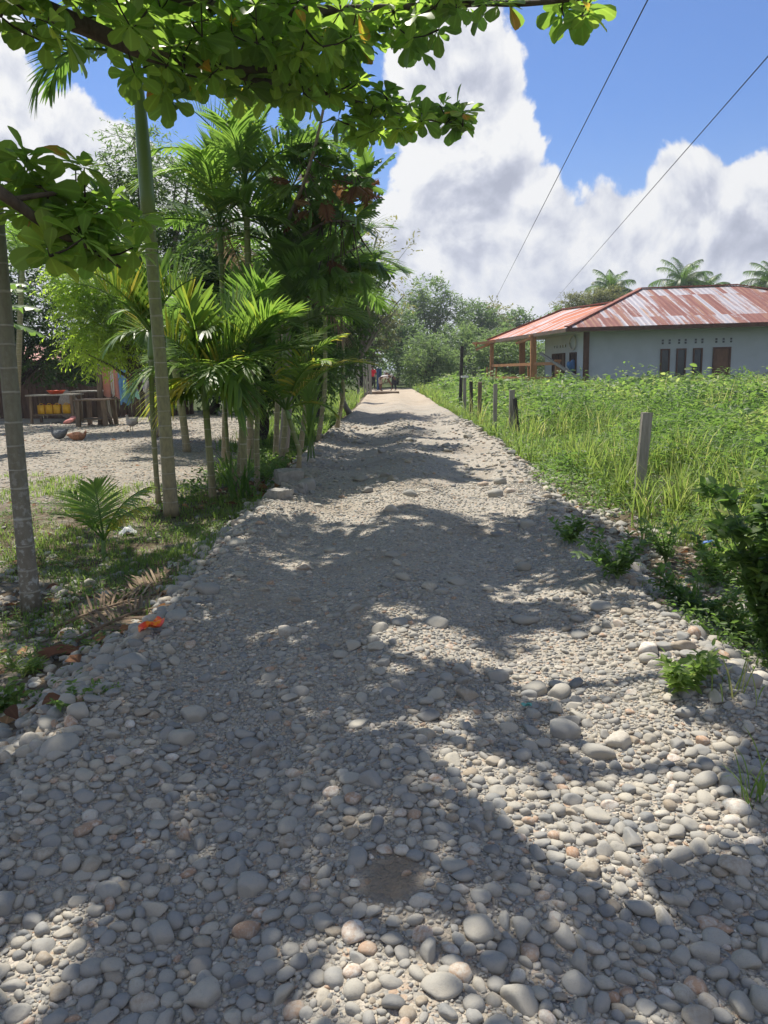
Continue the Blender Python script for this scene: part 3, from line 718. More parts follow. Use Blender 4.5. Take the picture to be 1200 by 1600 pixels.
def tree(name, label, base, ells, nspr, M, leaf, mat, bark, tr=.12, L=.5, tpl=(T6, F6), tint=.5, tv=.15, droop=.25, group=None, cat='tree', limbs=None, seed=1, lean=(0, 0), shell=.5, fork=.35, wmul=1.0, twigs=False):
    r = np.random.default_rng(seed); base = np.array(base, float); root = thing(name, label, cat, tuple(base), group)
    top = np.mean([np.array(e[0]) for e in ells], 0); hi = max(e[0][2] for e in ells)
    g_ = Geo(); fk = base + np.array([(top[0] - base[0]) * fork + lean[0], (top[1] - base[1]) * fork + lean[1], (top[2] - base[2]) * fork + .1])
    s_ = np.linspace(0, 1, 9)[:, None]; bow = np.array([r.normal() * .05, r.normal() * .05, 0]) * (top[2] - base[2])
    path = base + (fk - base) * s_ + bow * np.sin(s_ * np.pi); g_.tube(path - base, tr * (1.15 - .35 * s_[:, 0] + .4 * np.exp(-s_[:, 0] * 10)), 10, .5)
    nodes = [fk]
    for (c, sz) in ells:
        for q in range(limbs or 3):
            e = np.array(c) + nrm(r.normal(size=3) + np.array([0, 0, .4])) * np.array(sz) * .75
            u = np.linspace(0, 1, 7)[:, None]; mid = (e - fk) * np.array([.45, .45, .6])
            pth = fk + (e - fk) * u ** 1.1 + (mid - (e - fk) * .5) * np.sin(u * np.pi) * .5 + r.normal(0, .03, (7, 3)) * np.linalg.norm(e - fk) * u * (1 - u) * 2
            g_.tube(pth - base, tr * .62 * (1 - .85 * u[:, 0]) + .008, 7, .5); nodes += list(pth[2:])
    g_.build('trunk', bark, root)
    p, d = crown_pts(ells, nspr, r, shell); g_ = Geo()
    sprays(g_, p - base, d, L * r.uniform(.6, 1.2, len(p)), M, leaf, tpl, np.clip(tint + .6 * vnoise(p[:, 0], p[:, 2] + p[:, 1], max(1.0, L * 1.6), 8), 0, 1), tv, droop, r=r, wmul=wmul)
    if twigs:
        nd = np.array(nodes)
        for i in range(0, len(p), 6):
            j = np.argmin(((nd - p[i]) ** 2).sum(1)); g_.tube(np.array([nd[j], (nd[j] + p[i]) / 2 + r.normal(0, .05, 3), p[i] + d[i] * L * .7]) - base, [.012, .008, .004], 4, .1, False)
    g_.build('crown', mat, root); return root
# ------------------------------------------------------------------ the big almond tree that reaches over the road
def curve_px(lst, r0, r1, n_=22):
    k = np.linspace(0, 1, len(lst)); q = np.array([P(*a) for a in lst]); s_ = np.linspace(0, 1, n_)
    pts = np.stack([np.interp(s_, k, q[:, c]) for c in range(3)], -1)
    for _ in range(2): pts[1:-1] = .25 * pts[:-2] + .5 * pts[1:-1] + .25 * pts[2:]
    return pts, r0 + (r1 - r0) * s_
def almond():
    r = np.random.default_rng(21); base = np.array([-4.6, 5.4, h1(-4.6, 5.4)])
    root = thing('almond_tree', 'big leafy tree with broad rounded leaves whose limbs overhang the road from the left', 'tree', tuple(base))
    fork = base + np.array([.35, .2, 3.4]); g_ = Geo(); u = np.linspace(0, 1, 12)[:, None]
    g_.tube((fork - base) * u + np.array([.12, .05, 0]) * np.sin(u * 3.1), .22 - .07 * u[:, 0] + .12 * np.exp(-u[:, 0] * 9), 14, .5); g_.build('trunk', M_BARK, root)
    nodes = []
    def limb(pts, rad):
        gg = Geo(); gg.tube(pts - base, rad, 9, .5); gg.build('branch', M_BARK, root); nodes.extend(list(pts[3:])); return pts
    b1, rr = curve_px([(-60, -45, 5.9), (20, -4, 6.1), (130, 40, 6.3), (200, 72, 6.4), (250, 92, 6.7), (330, 106, 7.2), (420, 112, 7.6), (520, 88, 8.1)], .085, .025)
    limb(np.concatenate([[fork, (fork + b1[0]) / 2 + np.array([0, 0, .1])], b1]), np.concatenate([[.13, .10], rr]))
    b1a, rr = curve_px([(330, 106, 7.2), (400, 125, 7.6), (480, 140, 8.0), (560, 160, 8.4), (600, 175, 8.7), (700, 192, 8.9)], .035, .012); limb(b1a, rr)
    b2, rr = curve_px([(60, -120, 6.2), (250, -12, 7), (380, 28, 7.4), (500, 14, 7.8), (640, 14, 7.8), (750, 2, 7.4), (810, 8, 7.0), (900, -2, 6.6), (940, -6, 6.4)], .06, .012)
    limb(np.concatenate([[fork], b2]), np.concatenate([[.1], rr]))
    b3, rr = curve_px([(-120, 215, 5.0), (0, 300, 5.0), (35, 325, 5.1), (70, 352, 5.2), (110, 375, 5.3), (160, 392, 5.4), (205, 432, 5.6)], .045, .012)
    limb(np.concatenate([[base + (fork - base) * .75], b3]), np.concatenate([[.08], rr]))
    b3a, rr = curve_px([(20, 312, 5.1), (60, 305, 5.2), (110, 300, 5.4), (140, 330, 5.7), (190, 352, 6.0)], .02, .008); limb(b3a, rr)
    for (ex, ey, ez) in ((-.5, 6.5, 6.4), (.8, 8.2, 6.6), (-2.2, 8.6, 6.9), (1.2, 5.2, 5.4), (-.6, 4.2, 5.2), (-2.5, 4.0, 5.6), (-3, 6.5, 7.2), (-5.5, 7.0, 6.3), (-1, 10.4, 7.6), (1.9, 6.6, 5.9), (-3.5, 3.2, 5.2), (.6, 3.4, 4.9)):
        e = np.array([ex, ey, ez]); uu = np.linspace(0, 1, 14)[:, None]
        limb(fork + (e - fork) * uu + np.array([0, 0, .9]) * np.sin(uu * np.pi) * (1 - uu * .4), .075 * (1 - .85 * uu[:, 0]) + .006)
    # rosettes of leaves seen in the photograph: ellipses (px, py, rx, ry, n, d0, d1)
    reg = [(20, 40, 60, 42, 9, 5.2, 6), (5, -20, 60, 40, 8, 5, 6), (100, 62, 16, 14, 2, 5.6, 6), (170, 10, 80, 34, 22, 6, 7.5), (300, 30, 130, 48, 62, 6.3, 8.5), (450, 42, 130, 55, 78, 6.6, 9),
           (300, 95, 70, 38, 16, 6.5, 8), (390, 105, 100, 50, 38, 7, 9), (480, 120, 70, 40, 26, 7.5, 9), (265, 125, 30, 40, 6, 6.5, 7.5), (225, 112, 22, 18, 3, 6.3, 7), (580, 45, 85, 45, 36, 7.2, 9), (660, 55, 30, 28, 6, 7.5, 8.5),
           (560, 165, 60, 42, 20, 8, 9), (560, 200, 30, 28, 6, 8, 9), (620, 185, 45, 28, 11, 8.3, 9.2), (690, 185, 42, 22, 10, 8.5, 9.2), (715, 195, 18, 12, 3, 8.7, 9.1), (690, 5, 60, 18, 9, 7.2, 8), (790, 5, 45, 14, 6, 6.8, 7.5), (895, 8, 42, 20, 5, 6.2, 6.8), (905, 28, 12, 12, 1, 6.3, 6.6),
           (20, 255, 34, 30, 6, 4.9, 5.3), (118, 268, 16, 16, 2, 5.2, 5.5), (30, 310, 45, 40, 8, 5, 5.6), (95, 330, 50, 36, 9, 5, 5.6), (150, 345, 42, 32, 8, 5.3, 6), (195, 352, 34, 22, 6, 5.8, 6.4), (110, 385, 55, 28, 8, 5, 5.6), (185, 395, 35, 25, 4, 5.3, 5.8), (208, 428, 16, 18, 2, 5.5, 5.7), (160, 380, 40, 30, 5, 5.4, 5.8)]
    C = []
    for (cx, cyy, rx, ry, n_, d0, d1) in reg:
        a = r.uniform(0, 6.283, n_); q = r.random(n_) ** .5
        for i in range(n_): C.append(P(cx + rx * q[i] * math.cos(a[i]), cyy + ry * q[i] * math.sin(a[i]), r.uniform(d0, d1)))
    nvis = len(C)
    # overhead part of the crown, above the view: leaves stand where their shade falls on the road in the photograph
    LIT = [(655, 1000, 70, 26), (450, 965, 60, 16), (430, 990, 70, 10), (760, 1030, 60, 22), (850, 1000, 50, 26), (900, 1030, 60, 22), (990, 985, 60, 22), (860, 1085, 90, 24), (960, 1110, 60, 20), (640, 1045, 40, 22), (700, 1150, 40, 22), (690, 1205, 30, 24), (1020, 1080, 40, 26),
           (760, 1235, 70, 20), (850, 1270, 80, 20), (900, 1300, 80, 18), (985, 1180, 40, 22), (1000, 1280, 60, 18), (590, 1330, 60, 36), (560, 1440, 36, 70), (600, 1520, 40, 50), (660, 1440, 24, 60), (60, 1450, 110, 28), (20, 1540, 40, 40), (560, 1560, 30, 40), (770, 1500, 40, 30), (1010, 1380, 60, 26), (1130, 1350, 50, 18), (980, 1560, 50, 30), (1120, 1180, 60, 20),
           (520, 800, 120, 14), (700, 790, 120, 12), (440, 880, 60, 8), (640, 925, 50, 8), (800, 905, 50, 10), (300, 965, 50, 16), (230, 940, 60, 14), (120, 1060, 60, 20), (60, 1150, 50, 24), (1150, 900, 60, 40), (1100, 960, 80, 24), (1120, 1020, 80, 26), (1060, 1060, 50, 30), (220, 1175, 30, 14), (350, 860, 40, 16), (50, 1000, 60, 16)]
    LG = []
    for (a, b_, rx, ry) in LIT:
        c = GP(a, b_, 0.0); e1 = GP(a + rx, b_, 0.0); e2 = GP(a, b_ - ry, 0.0); LG.append((c[0], c[1], abs(e1[0] - c[0]) + .07, abs(e2[1] - c[1]) + .07))
    inlit = lambda gx, gy, k=1.0: any(((gx - a) / (rx * k)) ** 2 + ((gy - b_) / (ry * k)) ** 2 < 1 for (a, b_, rx, ry) in LG)
    hs = SUNV / SUNV[2]
    keepv = []
    for c in C:
        s0 = c - hs * c[2]; keepv.append(not (inlit(s0[0], s0[1], .8) and r.random() < .7) and not (s0[1] > 8.9 and r.random() < .6))
    C = [c for c, k_ in zip(C, keepv) if k_]
    cand = 0; over = []
    hs = SUNV / SUNV[2]
    while len(over) < 1150 and cand < 60000:
        cand += 1; gx = r.uniform(-3.4, 2.7); gy = r.uniform(.4, 8.7)
        if gx < -1.8 and r.random() < .35: continue
        if vnoise(np.array(gx), np.array(gy), .62, 123) > (.12 if gx > -.1 else .30) and gy < 7.2: continue
        lim = 8.5 + .35 * math.sin(gx * 3.1) - .10 * abs(gx); 
        if gy > lim: continue
        if gx > 1.5 + .25 * gy: continue
        h = r.uniform(4.3, 6.2) + .28 * max(0, gy - 3); p = np.array([gx, gy, 0]) + hs * h
        qx, qy = pix(p); qx, qy = qx[0], qy[0]
        if not np.isnan(qx) and -40 < qx < 1240 and -34 < qy < 1650:
            continue
        if inlit(gx, gy): continue
        over.append(p)
    C = np.array(C + over); N = len(C); K = 9
    nd = np.array(nodes); best = ((C[:, None] - nd[None]) ** 2).sum(-1); bj = best.argmin(1); bd = best.min(1).copy(); src = nd[bj].copy(); left = np.ones(N, bool)
    for _ in range(N):                                     # grow twigs outward: each joins the nearest wood already there
        i = int(np.where(left, bd, 1e9).argmin()); left[i] = False
        dn_ = ((C - C[i]) ** 2).sum(1) * 1.15; up_ = left & (dn_ < bd); bd[up_] = dn_[up_]; src[up_] = C[i]
    away = nrm(C - src + r.normal(0, .05, (N, 3)))
    ax = nrm(away * .7 + np.array([0, 0, .8]) + r.normal(0, .25, (N, 3)))
    ref = nrm(np.cross(ax, r.normal(size=(N, 3)))); ref2 = np.cross(ax, ref)
    ang = np.arange(K)[None] * 2.4 + r.uniform(0, 6, (N, 1)); elev = np.linspace(.75, -.25, K)[None] + r.normal(0, .18, (N, K))
    d = (ref[:, None] * np.cos(ang)[..., None] + ref2[:, None] * np.sin(ang)[..., None]) * np.cos(elev)[..., None] + ax[:, None] * np.sin(elev)[..., None]
    d = nrm(d + np.array([0, 0, -.18])); nh = nrm(ax[:, None] + np.array([0, 0, .6]) + r.normal(0, .3, (N, K, 3)))
    sc = .20 * r.uniform(.45, 1.2, (N, K)); ti = np.clip(r.normal(.42, .16, (N, 1)) + r.normal(0, .1, (N, K)), 0, .9); ti[r.random((N, K)) < .012] = 1.0
    pos = C[:, None] + d * .02
    G1 = Geo(); G1.inst(TA, FA, frames(d.reshape(-1, 3), nh.reshape(-1, 3), sc.ravel()), (pos - base).reshape(-1, 3), ti.ravel()); G1.build('crown', M_ALM, root)
    G2 = Geo()
    for i in range(N):
        a = src[i]; e = C[i]; m_ = (a + e) / 2 + np.array([0, 0, -.06]) * np.linalg.norm(e - a)
        G2.tube(np.array([a, m_, e]) - base, [.011, .007, .005], 4, .5, False)
    G2.build('twigs', M_BARKD, root)
almond()

# ------------------------------------------------------------------ palms on the left
gz = h1
def gp(px, py): return ground_at(px, py)
# leaning grey trunk at the left edge: crown stands above the picture
b0 = gp(50, 958); tp = [b0, P(30, 760, b0[1] + .05), P(12, 560, b0[1] + .1), P(-8, 330, b0[1] + .15), P(-30, 100, b0[1] + .2), P(-62, -180, b0[1] + .25)]
palm('areca_palm', 'grey leaning palm trunk with white lichen at the left edge of the picture', tp, .064, .056, auto_fronds(8, 1.7, 3, (1.2, -.1), 1.2, .35, nl=26, ll=.6, lw=.05), M_ARECAG, .6, 'tall betel palms beside the road')
b0 = gp(268, 806); y0 = b0[1]; tp = [b0, P(262, 720, y0), P(252, 580, y0 + .05), P(240, 440, y0 + .1), P(232, 335, y0 + .1)]
F = [dict(az=-1.9, el0=.35, L=1.35, bend=1.9, nl=24, ll=.5, lw=.055, tint=.2), dict(az=-1.2, el0=.7, L=1.5, bend=2.0, nl=24, ll=.5, lw=.055, tint=.25), dict(az=1.6, el0=.5, L=1.4, bend=1.8, nl=24, ll=.5, lw=.055, tint=.25),
     dict(az=.4, el0=.9, L=1.5, bend=1.6, nl=24, ll=.5, lw=.055, tint=.3), dict(az=2.9, el0=.8, L=1.4, bend=1.5, nl=24, ll=.5, lw=.055, tint=.3), dict(az=-2.6, el0=.9, L=1.4, bend=1.5, nl=24, ll=.5, lw=.055, tint=.3), dict(az=-.2, el0=1.3, L=1.3, bend=1.0, nl=24, ll=.5, lw=.055, tint=.4)]
palm('areca_palm', 'tall slender betel palm with smooth green shaft rising through the almond branches', tp, .082, .066, F, M_ARECA, 1.75, 'tall betel palms beside the road', shaft_r=.082)
b0 = gp(248, 786); y0 = b0[1]; tp = [b0, P(244, 740, y0), P(238, 650, y0), P(236, 560, y0)]
F = [dict(az=a, el0=e, L=L_, bend=bd, nl=30, ll=.60, lw=.042, tint=ti, vang=.95, droop=.1) for a, e, L_, bd, ti in ((-1.5, .95, 1.15, .9, .7), (-2.1, 1.1, 1.1, .8, .75), (-.9, 1.1, 1.1, .9, .6), (1.2, 1.2, 1.0, 1.0, .6), (.2, 1.35, 1.0, .8, .5))]
palm('areca_palm', 'thin stemmed young palm left of the tall betel palm', tp, .035, .03, F, M_ARECA, .35, 'young betel palms in the roadside clump', shaft_r=.04)
b0 = gp(292, 706); y0 = b0[1]; tp = [b0, P(287, 660, y0), P(276, 590, y0), P(270, 560, y0)]
palm('areca_palm', 'brown trunked short palm at the edge of the gravel yard', tp, .075, .07, auto_fronds(8, 1.5, 8, (1.3, .2), 1.5, .35, nl=24, ll=.5, lw=.05), M_ARECA, .5, 'young betel palms in the roadside clump')
b0 = gp(333, 781); y0 = b0[1]; tp = [b0, P(330, 740, y0), P(325, 680, y0), P(322, 640, y0)]
F = [dict(az=a, el0=e, L=L_, bend=bd, nl=30, ll=.60, lw=.05, tint=ti, tipw=.15, vang=vg, droop=.12 if vg > .5 else .35) for a, e, L_, bd, ti, vg in
     ((-1.4, 1.15, 1.3, 1.5, .80, 1.05), (1.35, .85, 1.25, .8, .70, .85), (-.6, 1.35, 1.45, .7, .74, .95), (1.0, 1.25, 1.35, .8, .66, .95), (-2.0, .7, 1.0, 1.9, .5, .2), (2.3, .6, .9, 1.9, .45, .2), (1.9, -.1, .7, 1.2, .60, .1), (-1.8, -.05, .62, 1.3, .93, .1), (1.1, .0, .8, 1.1, .62, .1), (-1.2, .25, .8, 1.5, .86, .1))]
palm('areca_palm', 'young palm with a bright green leaf fan, standing in front of the clump', tp, .05, .042, F, M_ARECA, .42, 'young betel palms in the roadside clump', shaft_r=.048)
# clump: several stems from one root mass
specs = [(382, 775, 378, 620, .05, 2.2, .5, 'thick green stem'), (398, 772, 404, 600, .04, 2.0, .55, 'second stem'), (360, 772, 352, 640, .03, 1.5, .4, ''), (373, 760, 384, 560, .045, 2.4, .35, '')]
labs = ['thick green palm stem in the middle of the roadside clump', 'palm stem leaning right in the roadside clump', 'short thin palm stem at the left of the roadside clump', 'taller dark palm stem behind the roadside clump']
for i, (px, py, tx, ty, rr, L_, ti, _) in enumerate(specs):
    b0 = gp(px, py); b0[1] += .25 * (i % 3); b0[2] = h1(b0[0], b0[1]); y0 = b0[1]
    palm('areca_palm', labs[i], [b0, P((px + tx) / 2, (py + ty) / 2, y0), P(tx, ty, y0)], rr, rr * .85,
         auto_fronds(5, 1.15, 30 + i, (1.42, .45), 1.25, ti, nl=30, ll=.62, lw=.042, droop=.2, vr=(.95, .2)), M_ARECA, .3, 'young betel palms in the roadside clump')
# leaning palm with the yellow frond reaching to the road, and the strap leaved cane beside it
b0 = gp(462, 742); y0 = b0[1] = b0[1] + .45; b0[2] = h1(b0[0], y0)
F = [dict(az=1.45, el0=.95, L=1.5, bend=1.25, nl=32, ll=.42, lw=.036, tint=.94, vang=.5, droop=.25), dict(az=.9, el0=1.3, L=1.5, bend=.9, nl=32, ll=.5, lw=.036, tint=.72, vang=.8), dict(az=-1.0, el0=1.25, L=1.5, bend=1.0, nl=32, ll=.5, lw=.036, tint=.70, vang=.8), dict(az=2.4, el0=1.1, L=1.3, bend=1.3, nl=28, ll=.45, lw=.036, tint=.66),
     dict(az=-1.6, el0=.8, L=1.2, bend=1.5, nl=28, ll=.45, lw=.036, tint=.55), dict(az=1.2, el0=.4, L=.8, bend=1.3, nl=22, ll=.35, lw=.036, tint=.84), dict(az=-2.5, el0=.9, L=1.2, bend=1.5, nl=26, ll=.45, lw=.036, tint=.5), dict(az=1.9, el0=1.25, L=1.4, bend=1.0, nl=28, ll=.45, lw=.036, tint=.7)]
palm('areca_palm', 'stemless looking palm with one yellow frond arching out to the road', [b0, b0 + np.array([.02, 0, .25]), P(452, 655, y0)], .035, .03, F, M_ARECA, .15, 'young betel palms in the roadside clump')
# tall feathery palms of the grove behind
grove = [(392, 742, 385, 330, 2.4, .06, 'tallest feathery palm with yellow new leaves rising above the clump', .5, 11, 9), (352, 735, 345, 395, 2.6, .05, 'feathery palm left of the tallest one, over the leafy bushes', .4, 12, 8), (432, 720, 430, 420, 3.6, .05, 'palm with upright bright leaflets right of the tallest feathery palm', .45, 13, 8),
         (470, 705, 478, 500, 4.6, .05, 'dark low palm in the shaded grove beside the road', .25, 14, 9), (500, 690, 508, 455, 6.0, .05, 'dark palm in the grove with hanging fronds', .22, 15, 9), (530, 668, 535, 480, 8.5, .05, 'far dark palm of the grove close to the road edge', .22, 16, 9), (440, 700, 445, 560, 3.4, .05, 'short palm in deep shade behind the cane', .3, 17, 8)]
for (px, py, tx, ty, dy, rr, lab, ti, sd_, nf) in grove:
    b0 = gp(px, 760); b0[1] += dy; y0 = b0[1]; b0 = P(px, 760, y0); b0[2] = h1(b0[0], y0)
    fr = auto_fronds(nf, 1.8, sd_, (1.45, .25), 1.05, ti, nl=38, ll=.80, lw=.045, droop=.22, vr=(1.0, .15))
    if sd_ == 11: fr += [dict(az=2.9, el0=1.35, L=1.4, bend=.5, nl=26, ll=.4, lw=.05, tint=.86, vang=.6), dict(az=1.6, el0=.75, L=1.9, bend=1.0, nl=30, ll=.6, lw=.055, tint=.6), dict(az=-1.4, el0=.8, L=1.9, bend=1.1, nl=30, ll=.6, lw=.055, tint=.55)]
    if sd_ in (11, 12, 14, 16): fr += [dict(az=.8 + sd_, el0=-.35, L=1.2, bend=1.0, nl=20, ll=.5, lw=.03, tint=.5, mat=M_DFRD)]
    if sd_ in (13, 15): fr += [dict(az=1.9, el0=-.3, L=1.3, bend=1.1, nl=22, ll=.5, lw=.03, tint=.4, mat=M_DFRD)]
    palm('feathery_palm', lab, [b0, P((px + tx) / 2 + 4, (760 + ty) / 2, y0), P(tx, ty, y0)], rr, rr * .85, fr, M_ARECA, .45, 'taller palms of the grove left of the road')
# coconut seedling
b0 = gp(163, 872); y0 = b0[1]
F = [dict(az=-1.15, el0=1.15, L=.62, bend=.75, nl=30, ll=.34, lw=.018, tint=.60, vang=.1, droop=.15, r0=.010, start=.22), dict(az=-.5, el0=1.3, L=.62, bend=.6, nl=30, ll=.34, lw=.018, tint=.55, droop=.15, r0=.010, start=.22), dict(az=-1.9, el0=1.0, L=.5, bend=.9, nl=28, ll=.32, lw=.018, tint=.5, droop=.15, r0=.010, start=.22),
     dict(az=1.35, el0=1.2, L=.72, bend=.95, nl=30, ll=.28, lw=.018, tint=.72, vang=-.3, droop=.3, r0=.010, start=.2), dict(az=1.7, el0=1.0, L=.62, bend=1.0, nl=28, ll=.26, lw=.018, tint=.88, vang=-.2, droop=.3, r0=.010, start=.2)]
palm('coconut_seedling', 'small coconut seedling with two leaf fans standing in the grass left of the road', [b0, b0 + np.array([0, 0, .10]), b0 + np.array([.01, 0, .18])], .022, .018, F, M_SHAFT, 0, None, 'palm')

# strap leaved cane
def blades(g, base, n_, L, w_, spread, r, tint=.5, tv=.15, st=7, bendk=1.4):
    """long arching strap leaves from one foot"""
    for i in range(n_):
        az = r.uniform(0, 6.283); el0 = r.uniform(1.0, 1.5); Ln = L * r.uniform(.6, 1.1); q = np.linspace(0, 1, st); el = el0 - bendk * r.uniform(.4, 1.2) * q ** 1.8
        T = np.stack([np.sin(az) * np.cos(el), np.cos(az) * np.cos(el), np.sin(el)], -1); p = np.array(base) + r.normal(0, spread, 3) * np.array([1, 1, 0]) + np.concatenate([[np.zeros(3)], np.cumsum(T[:-1] * Ln / (st - 1), 0)])
        sd_ = np.array([math.cos(az), -math.sin(az), 0]) * w_ * .5; ws = np.sin(np.clip(q * .85 + .15, 0, 1) * np.pi) ** .6 + .02
        V = np.stack([p - sd_ * ws[:, None], p + sd_ * ws[:, None]], 1).reshape(-1, 3); k = np.arange(st - 1) * 2
        g.add(V, np.stack([k, k + 1, k + 3, k + 2], -1), np.clip(tint + r.normal(0, tv), 0, 1))
rC = np.random.default_rng(5)
def clump(name, label, cat, pos, n_, L, w_, spread, tint=.5, mat=None, group=None, bendk=1.4):
    gg = Geo(); blades(gg, (0, 0, 0), n_, L, w_, spread, rC, tint, .15, 8, bendk); o = gg.build(name, mat or M_GRASS); o.location = pos; return tag(o, label, cat, group)
p = gp(480, 728); p[1] += .6; p[2] = h1(p[0], p[1])
root = thing('cane_plant', 'tall cane plant with long drooping strap leaves beside the yellow frond', 'plant', tuple(p))
for k in range(3):
    gg = Geo(); a = np.array([.05 * k - .05, .06 * k, 0]); e = a + np.array([.12 - .1 * k, .05, .85 + .12 * k]); gg.tube([a, (a + e) / 2, e], .014, 6, .5); gg.build('stem', M_SHAFT, root)
    gg = Geo()
    for q in np.linspace(.3, 1, 4): blades(gg, a + (e - a) * q, 3, 1.05, .05, .01, rC, .45, .12, 9, 2.2)
    gg.build('leaves', M_GRASS, root)
clump('strap_leaf_plant', 'dark clump of curved strap leaves at the foot of the palm clump', 'plant', gp(372, 782), 30, .75, .03, .10, .15, M_PALM)
clump('strap_leaf_plant', 'bright thin strap leaved plant between the young palm and the clump', 'plant', gp(350, 760), 14, .6, .02, .06, .6, M_PALM)

# ------------------------------------------------------------------ broad leaved trees on the left
def E(px, py, y, rx, rz, ry=None):
    c = P(px, py, y); k = y / FPX; return (c, (rx * k, (ry or rx) * k, rz * k))
def base_at(px, y):
    c = P(px, 700, y); return np.array([c[0], y, h1(c[0], y)])
tree('leafy_tree', 'bright yellow green leafy tree hanging over the washing line', base_at(252, 22.6), [E(140, 430, 22, 55, 60), E(150, 510, 22, 55, 50), E(185, 460, 22.3, 60, 70), E(110, 450, 22, 30, 45), E(210, 520, 22.5, 40, 50), E(160, 545, 21.8, 38, 26)], 3300, 9, .15, M_BRIGHT, M_BARK, .08, .5, tint=.6, seed=4, cat='tree', tpl=(TM, FM), droop=.3)
tree('leafy_tree', 'tall airy tree with small dark leaves between the two ringed palms', base_at(255, 19), [E(215, 260, 19, 42, 60), E(185, 300, 19, 40, 50), E(260, 330, 19.5, 60, 60), E(300, 400, 19, 60, 60), E(240, 400, 19.5, 55, 50), E(320, 300, 19, 40, 45)], 1900, 8, .14, M_FAR, M_BARKP, .11, .55, tint=.55, seed=5, shell=.4, twigs=True, tpl=(TM, FM))
tree('leafy_tree', 'dense dark tree filling the grove behind the palms', base_at(400, 17.5), [E(330, 480, 17.5, 70, 70), E(410, 500, 18, 75, 80), E(480, 440, 18, 65, 75), E(350, 420, 18, 60, 50), E(450, 560, 17.5, 70, 50), E(300, 560, 17, 50, 40), E(420, 590, 17.5, 80, 30)], 5200, 9, .16, M_DARK, M_BARKD, .16, .55, tint=.5, seed=6)
tree('leafy_tree', 'dark dense tree beside the road at the far end of the grove', base_at(490, 24), [E(520, 470, 24, 55, 60), E(560, 465, 26, 32, 44), E(510, 560, 25, 40, 45), E(480, 540, 23, 55, 60), E(545, 530, 27, 26, 26), E(560, 430, 25, 30, 36)], 3000, 9, .17, M_DARK, M_BARKD, .16, .6, tint=.55, seed=7)
tree('slender_tree', 'slender sparse tree with thin twigs against the sky over the road bend', base_at(548, 26), [E(600, 400, 26, 38, 40), E(570, 370, 26, 30, 30), E(615, 450, 26, 24, 40)], 150, 7, .17, M_OLIVE, M_BARKP, .07, .7, tint=.7, seed=8, twigs=True, limbs=5, shell=.6)
tree('shade_tree', 'tree with drooping dull olive foliage beyond the plank gate', base_at(566, 60), [E(592, 505, 60, 28, 34), E(574, 545, 60, 24, 26)], 700, 8, .30, M_OLIVE, M_BARKD, .2, .9, tint=.2, seed=9)
# dark grove at the far left
tree('leafy_tree', 'very dark tree at the far left behind the leaning trunk', base_at(40, 31), [E(40, 480, 31, 70, 60), E(90, 520, 31, 50, 50), E(0, 430, 31, 60, 50), E(70, 560, 31, 60, 30), E(-80, 500, 31, 80, 80)], 2600, 8, .24, M_DARK, M_BARKD, .2, .8, tint=.25, seed=10)
tree('leafy_tree', 'dark tree behind the washing line and work bench', base_at(200, 33), [E(200, 560, 33, 70, 40), E(270, 540, 33, 60, 50), E(130, 560, 33, 50, 40)], 1500, 8, .24, M_DARK, M_BARKD, .2, .8, tint=.35, seed=12)
tree('leafy_tree', 'dark tree at the back of the yard, right of the tall slender palm', base_at(330, 30), [E(330, 570, 30, 80, 40), E(400, 590, 29, 60, 30)], 1300, 8, .22, M_DARK, M_BARKD, .18, .8, tint=.3, seed=13)
# banana plants
def banana_leaf(g, p0, az, el0, L, bend, wd, tint, r):
    n_ = 15; q = np.linspace(0, 1, n_); el = el0 - bend * q ** 1.4; T = np.stack([np.sin(az) * np.cos(el), np.cos(az) * np.cos(el), np.sin(el)], -1)
    p = np.array(p0) + np.concatenate([[np.zeros(3)], np.cumsum(T[:-1] * L / (n_ - 1), 0)]); sd_ = np.array([math.cos(az), -math.sin(az), 0])
    g.tube(p, .03 * (1 - .8 * q), 5, tint)
    for sg in (1, -1):
        i = 2
        while i < n_ - 1:
            j = min(n_ - 1, i + r.integers(1, 3)); w0 = wd * math.sin(math.pi * min(1, (q[i] * .9 + .1))) ** .5; w1 = wd * math.sin(math.pi * min(.985, (q[j] * .9 + .1))) ** .5
            dz = -r.uniform(.1, .7); a = p[i]; b_ = p[j]
            m0 = a + sd_ * sg * w0 * .5 + np.array([0, 0, dz * w0 * .3]); m1 = b_ + sd_ * sg * w1 * .5 + np.array([0, 0, dz * w1 * .3])
            e0 = a + sd_ * sg * w0 + np.array([0, 0, dz * w0]) + T[i] * .06; e1 = b_ + sd_ * sg * w1 + np.array([0, 0, dz * w1]) - T[j] * .04
            g.add([a, b_, m1, m0, e1, e0], [(0, 1, 2, 3), (3, 2, 4, 5)], tint + r.normal(0, .06)); i = j
def banana(label, px, y, H_, lv, tint, seed):
    r = np.random.default_rng(seed); b = base_at(px, y); root = thing('banana_plant', label, 'banana plant', tuple(b), 'banana plants behind the yard')
    gg = Geo(); q = np.linspace(0, 1, 8)[:, None]; gg.tube(np.array([0.1, 0, H_]) * q, .13 - .06 * q[:, 0], 10, .4); gg.build('trunk', M_SHAFT, root)
    for (az, el, L_, bd, w_) in lv:
        gg = Geo(); banana_leaf(gg, (0.1, 0, H_ * .97), az, el, L_, bd, w_, tint, r); gg.build('leaf', M_PALM, root)
banana('banana plant with broad torn leaves spreading right of the leaning trunk', -28, 17, 3.0, [(1.5, .35, 1.5, .7, .26), (1.7, .9, 1.6, 1.3, .28), (1.3, -.1, 1.5, .5, .27), (-1.5, .6, 1.5, 1.2, .3), (.5, 1.2, 1.6, 1.0, .3), (2.6, .7, 1.5, 1.3, .3), (-2.4, .8, 1.5, 1.3, .3)], .3, 3)
